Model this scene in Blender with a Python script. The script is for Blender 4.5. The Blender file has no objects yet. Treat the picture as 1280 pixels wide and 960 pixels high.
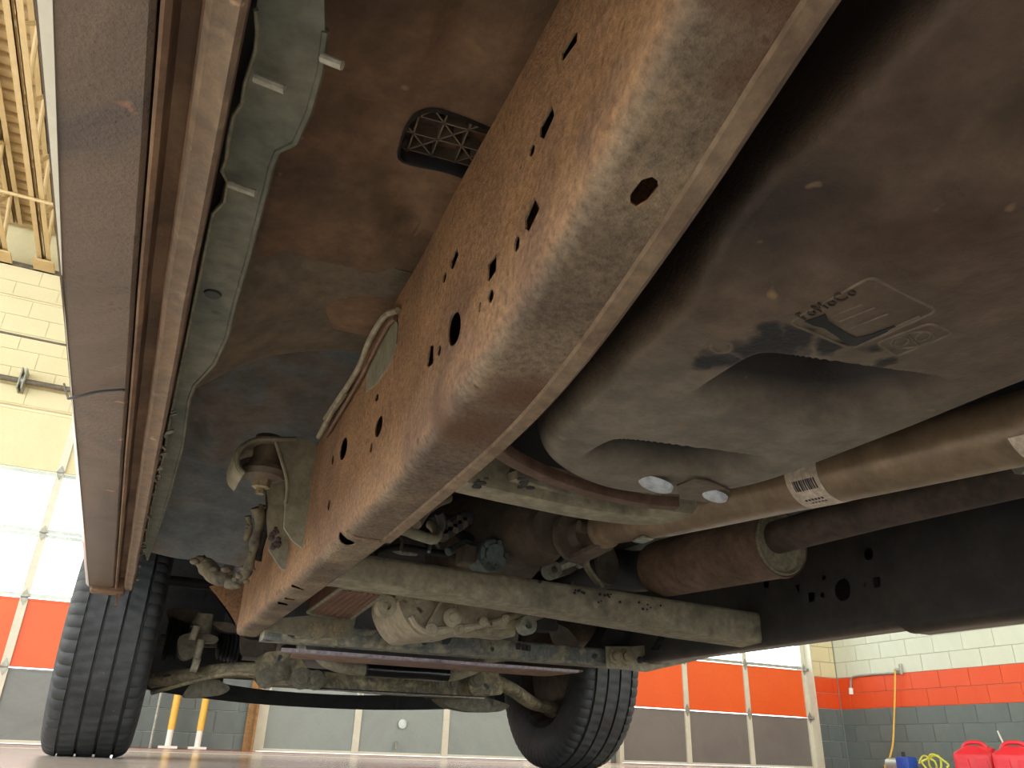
import bpy, bmesh, math, random
from mathutils import Vector, Matrix, noise, geometry
PI = math.pi
random.seed(7)
S = bpy.context.scene
COL = S.collection

# ---------------------------------------------------------------- camera
CO = Vector((0, 0, .05))                       # phone held against the floor
FPX, PITCH, ROLL, YAW = 980.0, .4412, .0342, .4291
F_ = Vector((math.sin(YAW)*math.cos(PITCH), math.cos(YAW)*math.cos(PITCH), math.sin(PITCH)))
R0 = Vector((math.cos(YAW), -math.sin(YAW), 0)); U0 = R0.cross(F_)
R_ = R0*math.cos(ROLL)+U0*math.sin(ROLL); U_ = -R0*math.sin(ROLL)+U0*math.cos(ROLL)
cd = bpy.data.cameras.new('camera'); cam = bpy.data.objects.new('camera', cd); COL.objects.link(cam)
cd.sensor_width = 36; cd.lens = FPX*36/1280; cd.clip_start = .01; cd.clip_end = 200
cam.matrix_world = Matrix(((R_.x, U_.x, -F_.x, CO.x), (R_.y, U_.y, -F_.y, CO.y), (R_.z, U_.z, -F_.z, CO.z), (0, 0, 0, 1)))
S.camera = cam

# ---------------------------------------------------------------- light
S.view_settings.view_transform = 'Standard'; S.view_settings.look = 'None'
S.view_settings.exposure = 0.9; S.view_settings.gamma = 1
W = bpy.data.worlds.new('sky'); S.world = W; W.use_nodes = True
W.node_tree.nodes['Background'].inputs[0].default_value = (.90, .96, 1, 1)
W.node_tree.nodes['Background'].inputs[1].default_value = 3.0

def area(name, loc, rot, sx, sy, power, col):
    l = bpy.data.lights.new(name, 'AREA'); l.shape = 'RECTANGLE'; l.size = sx; l.size_y = sy
    l.energy = power; l.color = col
    o = bpy.data.objects.new(name, l); COL.objects.link(o); o.location = loc; o.rotation_euler = rot
    return o
# added area lights, unseen, brightening the bay from either side
area('ceiling_fill', (-3.2, 1.0, 4.3), (0, 0, 0), .5, 6, 130, (1, .93, .80))
area('ceiling_fill', (5.5, 1.0, 4.3), (0, 0, 0), .5, 6, 130, (1, .93, .80))

# ---------------------------------------------------------------- helpers
def at(px, py, x=None, y=None, z=None):
    d = F_+R_*((px-640)/FPX)-U_*((py-480)/FPX)
    if x is not None: t = (x-CO.x)/d.x
    elif y is not None: t = (y-CO.y)/d.y
    else: t = (z-CO.z)/d.z
    return CO+d*t
def lin(h):
    if isinstance(h, str):
        v = [int(h[i:i+2], 16)/255 for i in (0, 2, 4)]
        v = [c/12.92 if c <= .04045 else ((c+.055)/1.055)**2.4 for c in v]
    else: v = list(h)
    return (v[0], v[1], v[2], 1)
def G(name, stops, scale=6, rough=.75, bump=.25, bscale=60, metal=0, spots=None, updown=None, detail=6, coat=0, stain=None, fine=.20, ymix=None, zmix=None, grit=None):
    """grime: large noise -> colour ramp, fine speckle, bump.  updown=(hexcolour, amount): dirt colour of downward faces"""
    m = bpy.data.materials.new(name); m.use_nodes = True; nt = m.node_tree; N = nt.nodes; L = nt.links
    b = N['Principled BSDF']; b.inputs['Roughness'].default_value = rough; b.inputs['Metallic'].default_value = metal
    if coat: b.inputs['Coat Weight'].default_value = coat; b.inputs['Coat Roughness'].default_value = .12
    tc = N.new('ShaderNodeTexCoord')
    n1 = N.new('ShaderNodeTexNoise'); n1.inputs['Scale'].default_value = scale; n1.inputs['Detail'].default_value = detail; n1.inputs['Roughness'].default_value = .62
    n1.inputs['Distortion'].default_value = .6
    L.new(tc.outputs['Object'], n1.inputs['Vector'])
    r = N.new('ShaderNodeValToRGB'); e = r.color_ramp.elements
    k = len(stops)
    e[0].position = .30; e[0].color = lin(stops[0]); e[1].position = .70; e[1].color = lin(stops[-1])
    for i in range(1, k-1):
        q = e.new(.30+.40*i/(k-1)); q.color = lin(stops[i])
    L.new(n1.outputs['Fac'], r.inputs[0]); out = r.outputs[0]
    if ymix:   # paler dust laid down over one end of the part: (y0, y1, colour, colour)
        sy = N.new('ShaderNodeSeparateXYZ'); L.new(tc.outputs['Object'], sy.inputs[0])
        ny = N.new('ShaderNodeTexNoise'); ny.inputs['Scale'].default_value = 4; ny.inputs['Detail'].default_value = 5; L.new(tc.outputs['Object'], ny.inputs['Vector'])
        ay = N.new('ShaderNodeMath'); ay.operation = 'MULTIPLY_ADD'; L.new(ny.outputs['Fac'], ay.inputs[0]); ay.inputs[1].default_value = .45; L.new(sy.outputs[1], ay.inputs[2])
        my = N.new('ShaderNodeMapRange'); my.inputs[1].default_value = ymix[0]+.22; my.inputs[2].default_value = ymix[1]+.22; L.new(ay.outputs[0], my.inputs[0])
        ry = N.new('ShaderNodeValToRGB'); ry.color_ramp.elements[0].position = .35; ry.color_ramp.elements[0].color = lin(ymix[2]); ry.color_ramp.elements[1].position = .65; ry.color_ramp.elements[1].color = lin(ymix[3]); L.new(n1.outputs['Fac'], ry.inputs[0])
        xy = N.new('ShaderNodeMixRGB'); L.new(my.outputs[0], xy.inputs[0]); L.new(out, xy.inputs[1]); L.new(ry.outputs[0], xy.inputs[2]); out = xy.outputs[0]
    if zmix:   # shade of hollows and sides painted darker with height: (z0, z1, colour)
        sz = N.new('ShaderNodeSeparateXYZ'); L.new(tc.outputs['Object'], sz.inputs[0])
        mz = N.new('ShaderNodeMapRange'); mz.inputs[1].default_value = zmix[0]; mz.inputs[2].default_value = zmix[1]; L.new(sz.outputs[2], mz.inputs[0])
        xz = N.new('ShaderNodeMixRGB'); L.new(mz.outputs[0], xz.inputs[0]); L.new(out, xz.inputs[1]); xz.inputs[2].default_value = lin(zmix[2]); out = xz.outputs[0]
    if updown:
        g = N.new('ShaderNodeNewGeometry'); sp = N.new('ShaderNodeSeparateXYZ'); L.new(g.outputs['Normal'], sp.inputs[0])
        mr = N.new('ShaderNodeMapRange'); mr.inputs[1].default_value = -.15; mr.inputs[2].default_value = -.85
        L.new(sp.outputs[2], mr.inputs[0])
        n3 = N.new('ShaderNodeTexNoise'); n3.inputs['Scale'].default_value = 9; n3.inputs['Detail'].default_value = 5; L.new(tc.outputs['Object'], n3.inputs['Vector'])
        r3 = N.new('ShaderNodeValToRGB'); r3.color_ramp.elements[0].position = .36; r3.color_ramp.elements[0].color = lin(updown[0]); r3.color_ramp.elements[1].position = .64; r3.color_ramp.elements[1].color = lin(updown[1])
        L.new(n3.outputs['Fac'], r3.inputs[0])
        mx = N.new('ShaderNodeMixRGB'); L.new(mr.outputs[0], mx.inputs[0]); L.new(out, mx.inputs[1]); L.new(r3.outputs[0], mx.inputs[2]); out = mx.outputs[0]
    n2 = N.new('ShaderNodeTexNoise'); n2.inputs['Scale'].default_value = bscale; n2.inputs['Detail'].default_value = 5; n2.inputs['Roughness'].default_value = .7
    L.new(tc.outputs['Object'], n2.inputs['Vector'])
    mm = N.new('ShaderNodeMapRange'); mm.inputs[1].default_value = .3; mm.inputs[2].default_value = .7; mm.inputs[3].default_value = 1-(grit or fine); mm.inputs[4].default_value = 1+(grit or fine)*.8
    L.new(n2.outputs['Fac'], mm.inputs[0])
    mu = N.new('ShaderNodeVectorMath'); mu.operation = 'SCALE'; L.new(out, mu.inputs[0]); L.new(mm.outputs[0], mu.inputs['Scale']); out = mu.outputs[0]
    if fine > .1:
        n5 = N.new('ShaderNodeTexNoise'); n5.inputs['Scale'].default_value = scale*5.3; n5.inputs['Detail'].default_value = 4; n5.inputs['Distortion'].default_value = .1
        L.new(tc.outputs['Object'], n5.inputs['Vector'])
        m5 = N.new('ShaderNodeMapRange'); m5.inputs[1].default_value = .35; m5.inputs[2].default_value = .65; m5.inputs[3].default_value = 1-fine*1.0; m5.inputs[4].default_value = 1+fine*.8
        L.new(n5.outputs['Fac'], m5.inputs[0]); u5 = N.new('ShaderNodeVectorMath'); u5.operation = 'SCALE'; L.new(out, u5.inputs[0]); L.new(m5.outputs[0], u5.inputs['Scale']); out = u5.outputs[0]
    if spots:   # small pale or dark specks: (colour, threshold, scale)
        v = N.new('ShaderNodeTexNoise'); v.inputs['Scale'].default_value = spots[2]; v.inputs['Detail'].default_value = 1.5
        L.new(tc.outputs['Object'], v.inputs['Vector'])
        t = N.new('ShaderNodeMapRange'); t.inputs[1].default_value = spots[1]; t.inputs[2].default_value = spots[1]+.05
        L.new(v.outputs['Fac'], t.inputs[0]); mx = N.new('ShaderNodeMixRGB'); L.new(t.outputs[0], mx.inputs[0]); L.new(out, mx.inputs[1]); mx.inputs[2].default_value = lin(spots[0]); out = mx.outputs[0]
    if stain:   # wet or oily stains with a place of their own: list of (x,y,z,radius), colour
        prev = None
        nv = N.new('ShaderNodeTexNoise'); nv.inputs['Scale'].default_value = 22; nv.inputs['Detail'].default_value = 4; L.new(tc.outputs['Object'], nv.inputs['Vector'])
        off = N.new('ShaderNodeVectorMath'); off.operation = 'SUBTRACT'; L.new(nv.outputs['Color'], off.inputs[0]); off.inputs[1].default_value = (.5, .5, .5)
        sc = N.new('ShaderNodeVectorMath'); sc.operation = 'SCALE'; L.new(off.outputs[0], sc.inputs[0]); sc.inputs['Scale'].default_value = .07
        ad = N.new('ShaderNodeVectorMath'); L.new(tc.outputs['Object'], ad.inputs[0]); L.new(sc.outputs[0], ad.inputs[1])
        for (x, y, z, rad) in stain[0]:
            ds = N.new('ShaderNodeVectorMath'); ds.operation = 'DISTANCE'; L.new(ad.outputs[0], ds.inputs[0]); ds.inputs[1].default_value = (x, y, z)
            t = N.new('ShaderNodeMapRange'); t.inputs[1].default_value = rad; t.inputs[2].default_value = rad*stain[2]; L.new(ds.outputs['Value'], t.inputs[0])
            if prev is None: prev = t.outputs[0]
            else:
                a = N.new('ShaderNodeMath'); a.operation = 'MAXIMUM'; L.new(prev, a.inputs[0]); L.new(t.outputs[0], a.inputs[1]); prev = a.outputs[0]
        mx = N.new('ShaderNodeMixRGB'); L.new(prev, mx.inputs[0]); L.new(out, mx.inputs[1]); mx.inputs[2].default_value = lin(stain[1]); out = mx.outputs[0]
    L.new(out, b.inputs['Base Color'])
    if bump:
        bp = N.new('ShaderNodeBump'); bp.inputs['Strength'].default_value = bump; bp.inputs['Distance'].default_value = .004
        L.new(n2.outputs['Fac'], bp.inputs['Height']); L.new(bp.outputs[0], b.inputs['Normal'])
    return m
def flat(name, c, rough=.5, metal=0, emit=0):
    m = G(name, [c, c], 3, rough, .05, 120, metal, fine=.05)
    if emit:
        b = m.node_tree.nodes['Principled BSDF']; b.inputs['Emission Color'].default_value = lin(c); b.inputs['Emission Strength'].default_value = emit
    return m
def put(name, bm, mat, parent=None, smooth=False, label=None, stuff=False):
    bmesh.ops.recalc_face_normals(bm, faces=bm.faces)
    me = bpy.data.meshes.new(name); bm.to_mesh(me); bm.free()
    o = bpy.data.objects.new(name, me); COL.objects.link(o)
    for m in (mat if isinstance(mat, (list, tuple)) else [mat]): me.materials.append(m)
    if smooth:
        me.polygons.foreach_set('use_smooth', [True]*len(me.polygons))
        try: me.set_sharp_from_angle(angle=math.radians(38))
        except Exception: pass
    if parent:
        o.parent = parent
        M = Matrix.Translation(-parent.location) if parent.type == 'EMPTY' else Matrix()
        o.matrix_parent_inverse = M
    if label: o['label'] = label
    if stuff: o['kind'] = 'stuff'
    return o
def thing(name, label, cat, loc, group=None):
    o = bpy.data.objects.new(name, None); COL.objects.link(o); o.location = loc
    o['label'] = label; o['category'] = cat; o.empty_display_size = .1
    if group: o['group'] = group
    return o
def tag(o, label, cat, group=None):
    o['label'] = label; o['category'] = cat
    if group: o['group'] = group
    return o
def struct(o): o['kind'] = 'structure'; return o
def B(): return bmesh.new()
def V(*a): return Vector(a)
def box(bm, x0, x1, y0, y1, z0, z1, M=None):
    vs = [bm.verts.new((x, y, z)) for x in (x0, x1) for y in (y0, y1) for z in (z0, z1)]
    for q in ((0, 1, 3, 2), (4, 6, 7, 5), (0, 4, 5, 1), (2, 3, 7, 6), (0, 2, 6, 4), (1, 5, 7, 3)): bm.faces.new([vs[i] for i in q])
    if M:
        for v in vs: v.co = M @ v.co
    return vs
def bevbox(bm, x0, x1, y0, y1, z0, z1, b=.004, seg=2):
    t = bmesh.new(); box(t, x0, x1, y0, y1, z0, z1)
    bmesh.ops.bevel(t, geom=t.edges[:], offset=b, segments=seg, profile=.5, affect='EDGES')
    join(bm, t)
def join(bm, t):
    m = {v: bm.verts.new(v.co) for v in t.verts}
    for f in t.faces:
        try: bm.faces.new([m[v] for v in f.verts])
        except ValueError: pass
    t.free()
def frame_of(d, up=V(0, 0, 1)):
    d = d.normalized()
    if abs(d.dot(up)) > .97: up = V(0, 1, 0)
    a = d.cross(up).normalized(); b = a.cross(d).normalized()
    return a, b
def tube(bm, pts, r, seg=12, cap=True, flatten=1):
    """round bar through pts; r a number or one per point"""
    pts = [Vector(p) for p in pts]; n = len(pts)
    rs = r if isinstance(r, (list, tuple)) else [r]*n
    rings = []; a = None
    for i, p in enumerate(pts):
        d = (pts[min(i+1, n-1)]-pts[max(i-1, 0)])
        if a is None: a, b = frame_of(d)
        else:
            d.normalize(); a = (a-d*a.dot(d)).normalized(); b = a.cross(d).normalized()
        rings.append([bm.verts.new(p+(a*math.cos(2*PI*k/seg)+b*math.sin(2*PI*k/seg)*flatten)*rs[i]) for k in range(seg)])
    for i in range(n-1):
        for k in range(seg):
            bm.faces.new([rings[i][k], rings[i][(k+1) % seg], rings[i+1][(k+1) % seg], rings[i+1][k]])
    if cap: bm.faces.new(rings[0][::-1]); bm.faces.new(rings[-1])
def curve(pts, n=6):
    """smooth polyline through pts (Catmull-Rom)"""
    pts = [Vector(p) for p in pts]; out = []
    P = [pts[0]*2-pts[1]]+pts+[pts[-1]*2-pts[-2]]
    for i in range(1, len(P)-2):
        a, b, c, d = P[i-1:i+3]
        for k in range(n):
            t = k/n
            out.append(.5*((2*b)+(c-a)*t+(2*a-5*b+4*c-d)*t*t+(3*b-a-3*c+d)*t**3))
    out.append(pts[-1]); return out
def lathe(bm, prof, origin, axis, seg=32, closed=False):
    """prof: (distance along axis, radius)"""
    origin = Vector(origin); d = Vector(axis).normalized(); a, b = frame_of(d)
    rings = []
    for (s, r) in prof:
        if r < 1e-5: rings.append([bm.verts.new(origin+d*s)])
        else: rings.append([bm.verts.new(origin+d*s+(a*math.cos(2*PI*k/seg)+b*math.sin(2*PI*k/seg))*r) for k in range(seg)])
    for i in range(len(rings)-1+(1 if closed else 0)):
        A, C = rings[i], rings[(i+1) % len(rings)]
        for k in range(seg):
            k2 = (k+1) % seg
            q = [A[k % len(A)], A[k2 % len(A)], C[k2 % len(C)], C[k % len(C)]]
            q2 = []
            for v in q:
                if v not in q2: q2.append(v)
            if len(q2) > 2: bm.faces.new(q2)
def prism(bm, pts, off):
    """closed outline pts (3D) pushed along off"""
    off = Vector(off); a = [bm.verts.new(Vector(p)) for p in pts]; b = [bm.verts.new(Vector(p)+off) for p in pts]; n = len(a)
    f1 = bm.faces.new(a); f2 = bm.faces.new(b[::-1])
    for i in range(n): bm.faces.new([a[i], b[i], b[(i+1) % n], a[(i+1) % n]])
    bmesh.ops.triangulate(bm, faces=[f1, f2])
def loft(bm, secs, closed=True, cap=True):
    rings = [[bm.verts.new(Vector(p)) for p in s] for s in secs]; n = len(rings[0])
    for i in range(len(rings)-1):
        for k in range(n if closed else n-1):
            bm.faces.new([rings[i][k], rings[i][(k+1) % n], rings[i+1][(k+1) % n], rings[i+1][k]])
    if cap and closed: bm.faces.new(rings[0][::-1]); bm.faces.new(rings[-1])
def interp(x, xs, ys):
    if x <= xs[0]: return ys[0]
    for i in range(1, len(xs)):
        if x <= xs[i]:
            t = (x-xs[i-1])/(xs[i]-xs[i-1]); t2 = t
            return ys[i-1]+(ys[i]-ys[i-1])*t2
    return ys[-1]
def smooth_tab(xs, ys, h=.05):
    return lambda x: sum(interp(x+k*h, xs, ys)*w for k, w in ((-1.5, .15), (-.75, .22), (0, .26), (.75, .22), (1.5, .15)))
def inside(p, poly):
    c = False; n = len(poly); j = n-1
    for i in range(n):
        if (poly[i][1] > p[1]) != (poly[j][1] > p[1]) and p[0] < (poly[j][0]-poly[i][0])*(p[1]-poly[i][1])/(poly[j][1]-poly[i][1])+poly[i][0]: c = not c
        j = i
    return c
def sheet(bm, us, vs, holes, fn, su=1, sv=1):
    """grid us x vs in parameter space with real openings, mapped by fn(u,v)"""
    pts = []; 
    u0, u1, v0, v1 = us[0], us[-1], vs[0], vs[-1]
    for u in us:
        for v in vs:
            ok = True
            for h in holes:
                if inside((u, v), h) or min((u-a)**2*su*su+(v-b)**2*sv*sv for a, b in h) < 2e-6: ok = False; break
            if ok: pts.append((u, v))
    edges = []
    for h in holes:
        b = len(pts); pts += h; edges += [(b+i, b+(i+1) % len(h)) for i in range(len(h))]
    r = geometry.delaunay_2d_cdt([Vector((a*su, b*sv)) for a, b in pts], edges, [], 0, 1e-6)
    vv = [(p[0]/su, p[1]/sv) for p in r[0]]
    bv = [bm.verts.new(fn(*p)) for p in vv]
    for f in r[2]:
        c = (sum(vv[i][0] for i in f)/len(f), sum(vv[i][1] for i in f)/len(f))
        if any(inside(c, h) for h in holes): continue
        bm.faces.new([bv[i] for i in f])
    for v in [v for v in bm.verts if not v.link_faces]: bm.verts.remove(v)
def solid(o, t, off=-1):
    m = o.modifiers.new('thickness', 'SOLIDIFY'); m.thickness = t; m.offset = off
    e = o.modifiers.new('crisp', 'EDGE_SPLIT'); e.split_angle = math.radians(40); return o
def rnd_poly(pts, r, n=4):
    """round the corners of a 2D/3D outline"""
    pts = [Vector(p) for p in pts]; out = []; k = len(pts)
    for i in range(k):
        p = pts[i]; a = pts[i-1]-p; b = pts[(i+1) % k]-p
        ra = min(r, a.length*.45); rb = min(r, b.length*.45)
        p0 = p+a.normalized()*ra; p1 = p+b.normalized()*rb
        for j in range(n+1):
            t = j/n; out.append(p0*(1-t)**2+p*2*t*(1-t)+p1*t*t)
    return out

# ---------------------------------------------------------------- materials
M_ = {}
M_['cream'] = G('cream_paint', ['d2c89c', 'dacfa6'], 2, .6, .1, 40, fine=.05)
M_['mint'] = G('pale_wall_paint', ['c8d2bc', 'd2dac6'], 3, .6, .25, 90, fine=.05)
M_['orange'] = G('orange_paint', ['d84a16', 'de5420'], 2, .5, .15, 80, fine=.05)
M_['greyblock'] = G('grey_wall_paint', ['5a6664', '6a7672'], 4, .6, .5, 120, fine=.05)
M_['mortar'] = G('mortar', ['aab0a8', 'b8beb4'], 4, .8, .3, 90, fine=.05)
M_['door_grey'] = G('door_grey', ['6c736f', '7b827d', '676c67'], 1.6, .5, .1, 40, fine=.05)
M_['door_grey_pale'] = G('door_grey_pale', ['7f8c85', '8c9891', '848f89'], 1.6, .5, .1, 40, fine=.05)
M_['door_grey_brown'] = G('door_grey_brown', ['706d67', '76736c', '6e6b65'], 1.6, .4, .1, 40, fine=.05)
M_['door_orange'] = G('door_orange', ['e0581a', 'e66222'], 1.2, .45, .1, 30, fine=.05)
M_['stile'] = G('stile_paint', ['c8c8b2', 'd4d4c0'], 8, .5, .1, 60, fine=.05)
M_['alu'] = G('aluminium', ['9aa39a', 'b5bdb2'], 12, .4, .1, 60, .5, fine=.05)
M_['galv'] = G('galvanised', ['8c8f84', 'a9ab9d'], 20, .45, .2, 80, .4)
M_['darkbar'] = G('dark_bar', ['5d5748', '6d6554'], 10, .6, .1, 60)
M_['deck'] = G('tan_deck', ['b39868', 'c0a676'], 3, .6, .1, 40, fine=.05)
M_['joist'] = G('tan_joist', ['c2a874', 'cdb584'], 5, .55, .1, 40, fine=.05)
M_['floor'] = G('floor_paint', ['c6bcb2', 'd0c6bc', 'bcb2a8'], 1.2, .16, .15, 25, spots=('8a6a60', .72, 40), fine=.05)
M_['strip_red'] = G('floor_red', ['b8452a', 'c4532f'], 3, .25, .1, 30, fine=.05)
M_['strip_pale'] = G('floor_pale', ['c9c0b8', 'b5a8a0'], 2, .2, .15, 30, fine=.05)
M_['yellow'] = G('yellow_paint', ['dcae3c', 'e6bd50'], 20, .45, .1, 60, fine=.05)
M_['white'] = G('white_paint', ['e4e6dc', 'eceee4'], 10, .4, .1, 60, fine=.05)
M_['red_plastic'] = G('red_plastic', ['c8202c', 'd62c38'], 8, .38, .2, 60, fine=.05)
M_['black'] = G('black_plastic', ['0c0d0e', '16171a'], 6, .5, .2, 60)
M_['bolt'] = G('dirty_bolt', ['8a8068', 'a59a80'], 30, .55, .3, 120, .3)
M_['blue'] = G('blue_paint', ['20449a', '2a55b5'], 10, .4, .1, 60)
M_['hose'] = G('yellow_green_hose', ['c6c83a', 'dada60'], 20, .45, .1, 60)
# truck
M_['body'] = G('white_body_paint', ['e2e6dc', 'eaeee4'], 4, .15, .02, 60, coat=.5, fine=.05)
M_['rocker'] = G('rocker_undercoat', ['504743', '60544b', '706154', '544c4a'], 3.2, .27, .6, 210, fine=.10, spots=('94705a', .735, 34))
M_['rust_chan'] = G('rusty_channel', ['4c3c32', '66503f', '7c624c', '8c745c'], 9, .7, .35, 120, fine=.1)
M_['pinch'] = G('rusty_pinch_seam', ['625348', '806c5a', '706356', '94816b'], 11, .7, .4, 120, fine=.12, spots=('b89c80', .72, 60))
M_['liner'] = G('grey_green_cover', ['454a44', '585c53', '646659', '4c5049'], 7, .7, .3, 90, spots=('3c3f3b', .70, 26))
M_['pan'] = G('floor_pan_dirt', ['4c3c30', '665240', '7a604a', '5a493c'], 3.8, .78, .3, 70, spots=('8f7862', .745, 30))
M_['pan_grey'] = G('crossmember_dirt', ['564e42', '6a6050', '5d5449'], 5, .75, .3, 90)
M_['toe'] = G('toeboard_dirt', ['586268', '687074', '6e665c', '4e565a'], 3.6, .7, .3, 70)
M_['rail'] = G('rail_rust_dust', ['705844', '8c6c52', 'a37e5a', '866850'], 4.5, .75, .9, 150, fine=.07, grit=.5, updown=('5e5044', '8a7a64'), spots=('54402f', .72, 60), stain=([(.235, .60, .305, .060), (.245, .52, .31, .045), (.205, .16, .36, .05), (.225, .20, .355, .04)], '5e4330', .25))
M_['rail_dark'] = G('rail_black_satin', ['343434', '3e3c3a', '48423c'], 3, .5, .15, 70, updown=('5c4f45', '483f38'))
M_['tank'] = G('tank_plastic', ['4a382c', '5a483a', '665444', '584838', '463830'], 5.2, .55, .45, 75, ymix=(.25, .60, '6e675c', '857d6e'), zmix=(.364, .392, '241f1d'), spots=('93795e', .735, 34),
   stain=([(.430, .440, .36, .028), (.415, .425, .36, .02), (.44, .415, .36, .02), (.405, .465, .36, .022), (.47, .40, .36, .018), (.50, .395, .36, .014), (.53, .40, .36, .014)], '14161a', .55))
M_['tank_relief'] = G('tank_relief', ['6a6052', '7a6e5e'], 14, .6, .3, 100)
M_['tank_dark'] = G('tank_ink', ['3a342e', '443c34'], 14, .6, .3, 100)
M_['shaft'] = G('driveshaft_tan', ['85705a', '98836a', '8e7660'], 5, .42, .12, 60, .25)
M_['paper'] = G('label_paper', ['d9c9b4', 'e2d4c2'], 30, .6, .1, 60)
M_['ink'] = flat('label_ink', '3a3c44', .6)
M_['muffler'] = G('rusty_muffler', ['5e4c40', '765f4e', '867060'], 8, .85, .6, 160)
M_['muff_end'] = G('muffler_end_cap', ['8c8670', 'a09a82', '7c765f'], 24, .6, .4, 130, .3)
M_['pipe'] = G('exhaust_pipe', ['453c38', '564a42', '61544a'], 9, .7, .3, 110, .2)
M_['olive'] = G('olive_dusty_steel', ['807a68', '928c78', 'a39c86', '88806c'], 9, .72, .4, 90, spots=('a39c80', .70, 45))
M_['olive_mud'] = G('muddy_arm', ['80765c', 'a29678', '6c6656', 'b4a888'], 13, .75, .4, 90, spots=('3c4650', .66, 22))
M_['front_bar'] = G('scuffed_bar', ['85806e', 'a09a84', '646a6c', 'ada68e'], 12, .6, .35, 90, spots=('2f363c', .64, 26))
M_['strap'] = G('rusty_strap', ['5c463a', '72594a', '84705e'], 10, .6, .3, 100, .2)
M_['cast'] = G('cast_aluminium', ['a89e88', 'c0b7a0', 'b2a890', '968c76'], 9, .6, .4, 110, .2, fine=.12, spots=('5d4a40', .70, 24))
M_['dark_mech'] = G('dark_greasy', ['242628', '303236', '3e3a36'], 7, .55, .3, 80)
M_['brown_mech'] = G('brown_case', ['5c5248', '6e6254', '504c46'], 6, .65, .3, 80)
M_['blue_grey'] = G('blue_grey_case', ['62706e', '7c8a88', '545e5e'], 20, .5, .3, 90, .2)
M_['fin'] = G('rusty_fins', ['5a4034', '70503f', '7c6250'], 12, .7, .3, 100, fine=.06)
M_['mount'] = G('body_mount_green_grey', ['7a7866', '8a8774', '949080'], 7, .72, .3, 110)
M_['rubber'] = G('tyre_rubber', ['2c2f31', '383b3d', '2a2c2e'], 7, .62, .3, 120, spots=('6a6a66', .76, 60))
M_['boot'] = G('rubber_boot', ['1c1d20', '2c2e32'], 12, .6, .2, 80)
M_['rim'] = G('dirty_rim', ['4a4038', '5e5044', '37322e'], 8, .5, .3, 80, .4)
M_['knuckle'] = G('knuckle_grime', ['5e5a4e', '787260', '4a4844'], 12, .7, .4, 90)
M_['dam'] = G('air_dam_black', ['2a3033', '363c40'], 4, .45, .15, 60)
M_['skid'] = G('skid_plate_rust', ['7a5a48', '94705a', '6a4e40'], 8, .6, .3, 90)
M_['chrome'] = G('polished_edge', ['c4c8cc', 'd8dce0'], 10, .2, .1, 60, .9)
M_['plate_edge'] = G('worn_edge', ['8a8088', 'a89ca2', '6e666c'], 18, .4, .2, 60, .4)
M_['pin'] = G('pale_pin', ['9a9a90', 'b0b0a4'], 30, .6, .1, 60)
def glassmat():
    m = bpy.data.materials.new('window_glass'); m.use_nodes = True; b = m.node_tree.nodes['Principled BSDF']
    b.inputs['Base Color'].default_value = (.95, 1, .98, 1); b.inputs['Roughness'].default_value = .02; b.inputs['Transmission Weight'].default_value = 1; b.inputs['IOR'].default_value = 1.05
    return m
M_['glass'] = glassmat()

# ================================================================= BUILDING
WY, WX = 8.65, 9.13          # inner face of door wall, inner face of right wall
XL, YB, ZT = -7.0, -7.0, 4.58
bm = B(); box(bm, XL, WX+.3, YB, WY+.6, -.12, 0); fl = struct(put('floor', bm, M_['floor']))
bm = B(); box(bm, XL+.05, WX, 7.4, WY+.02, -.01, .002); put('painted_band', bm, M_['strip_red'], fl, label='red painted band of floor along the doors')
bm = B(); box(bm, XL+.05, WX, 5.2, 7.4, -.01, .002); put('painted_band', bm, M_['strip_pale'], fl, label='pale band of floor')  # floor strip with its own pale colour
DOORS = [(-2.97, 0.0), (1.30, 5.35), (5.42+.02, 8.62)]
DOORS = [(-2.93, .05, [-1.955, -.935]), (1.36, 5.30, [2.345, 3.325, 4.31]), (5.52, 8.60, [6.54, 7.53])]
PZ = [0, .622, 1.233, 1.838, 2.444, 3.05]
wall = None
# front wall: piers and lintel
wf = struct(put('wall_front', (lambda b: (box(b, XL, WX, WY+.14, WY+.25, 4.6, 5.16), b)[1])(B()), M_['cream']))
def blocks(u0, u1, z0, z1, mk, parent, matf, phase=0, limit=None, lump=None):
    """courses of concrete block .4 x .203 with recessed joints"""
    bl, ch = .406, .203; r = round((z1-z0)/ch); mesh = {}
    for j in range(r):
        za, zb = z0+j*ch, z0+(j+1)*ch
        s = u0-((j+phase) % 2)*bl/2
        while s < u1-.01:
            a, b = max(s, u0), min(s+bl, u1); s += bl
            if b-a < .03: continue
            mk(a+.004, b-.004, za+.004, zb-.004, matf((za+zb)/2))
def wallmat(z):
    return M_['greyblock'] if z < .75 else M_['orange'] if z < 1.156 else M_['mint']
cache = {}
def block_piece(axis, a, b, za, zb, face, mat, parent):
    key = (axis, round(b-a, 4), round(zb-za, 4), mat.name)
    if key not in cache:
        t = B()
        if axis == 'x': box(t, 0, b-a, 0, .05, 0, zb-za)
        else: box(t, 0, .05, 0, b-a, 0, zb-za)
        bmesh.ops.bevel(t, geom=t.edges[:], offset=.003, segments=1, affect='EDGES')
        bmesh.ops.recalc_face_normals(t, faces=t.faces)
        me = bpy.data.meshes.new('block'); t.to_mesh(me); t.free(); me.materials.append(mat); cache[key] = me
    o = bpy.data.objects.new('block', cache[key]); COL.objects.link(o)
    o.location = (a, face, za) if axis == 'x' else (face, a, za)
    o.parent = parent
    return o
Z0B = .750-.203*3     # courses line up with the colour change
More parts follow.
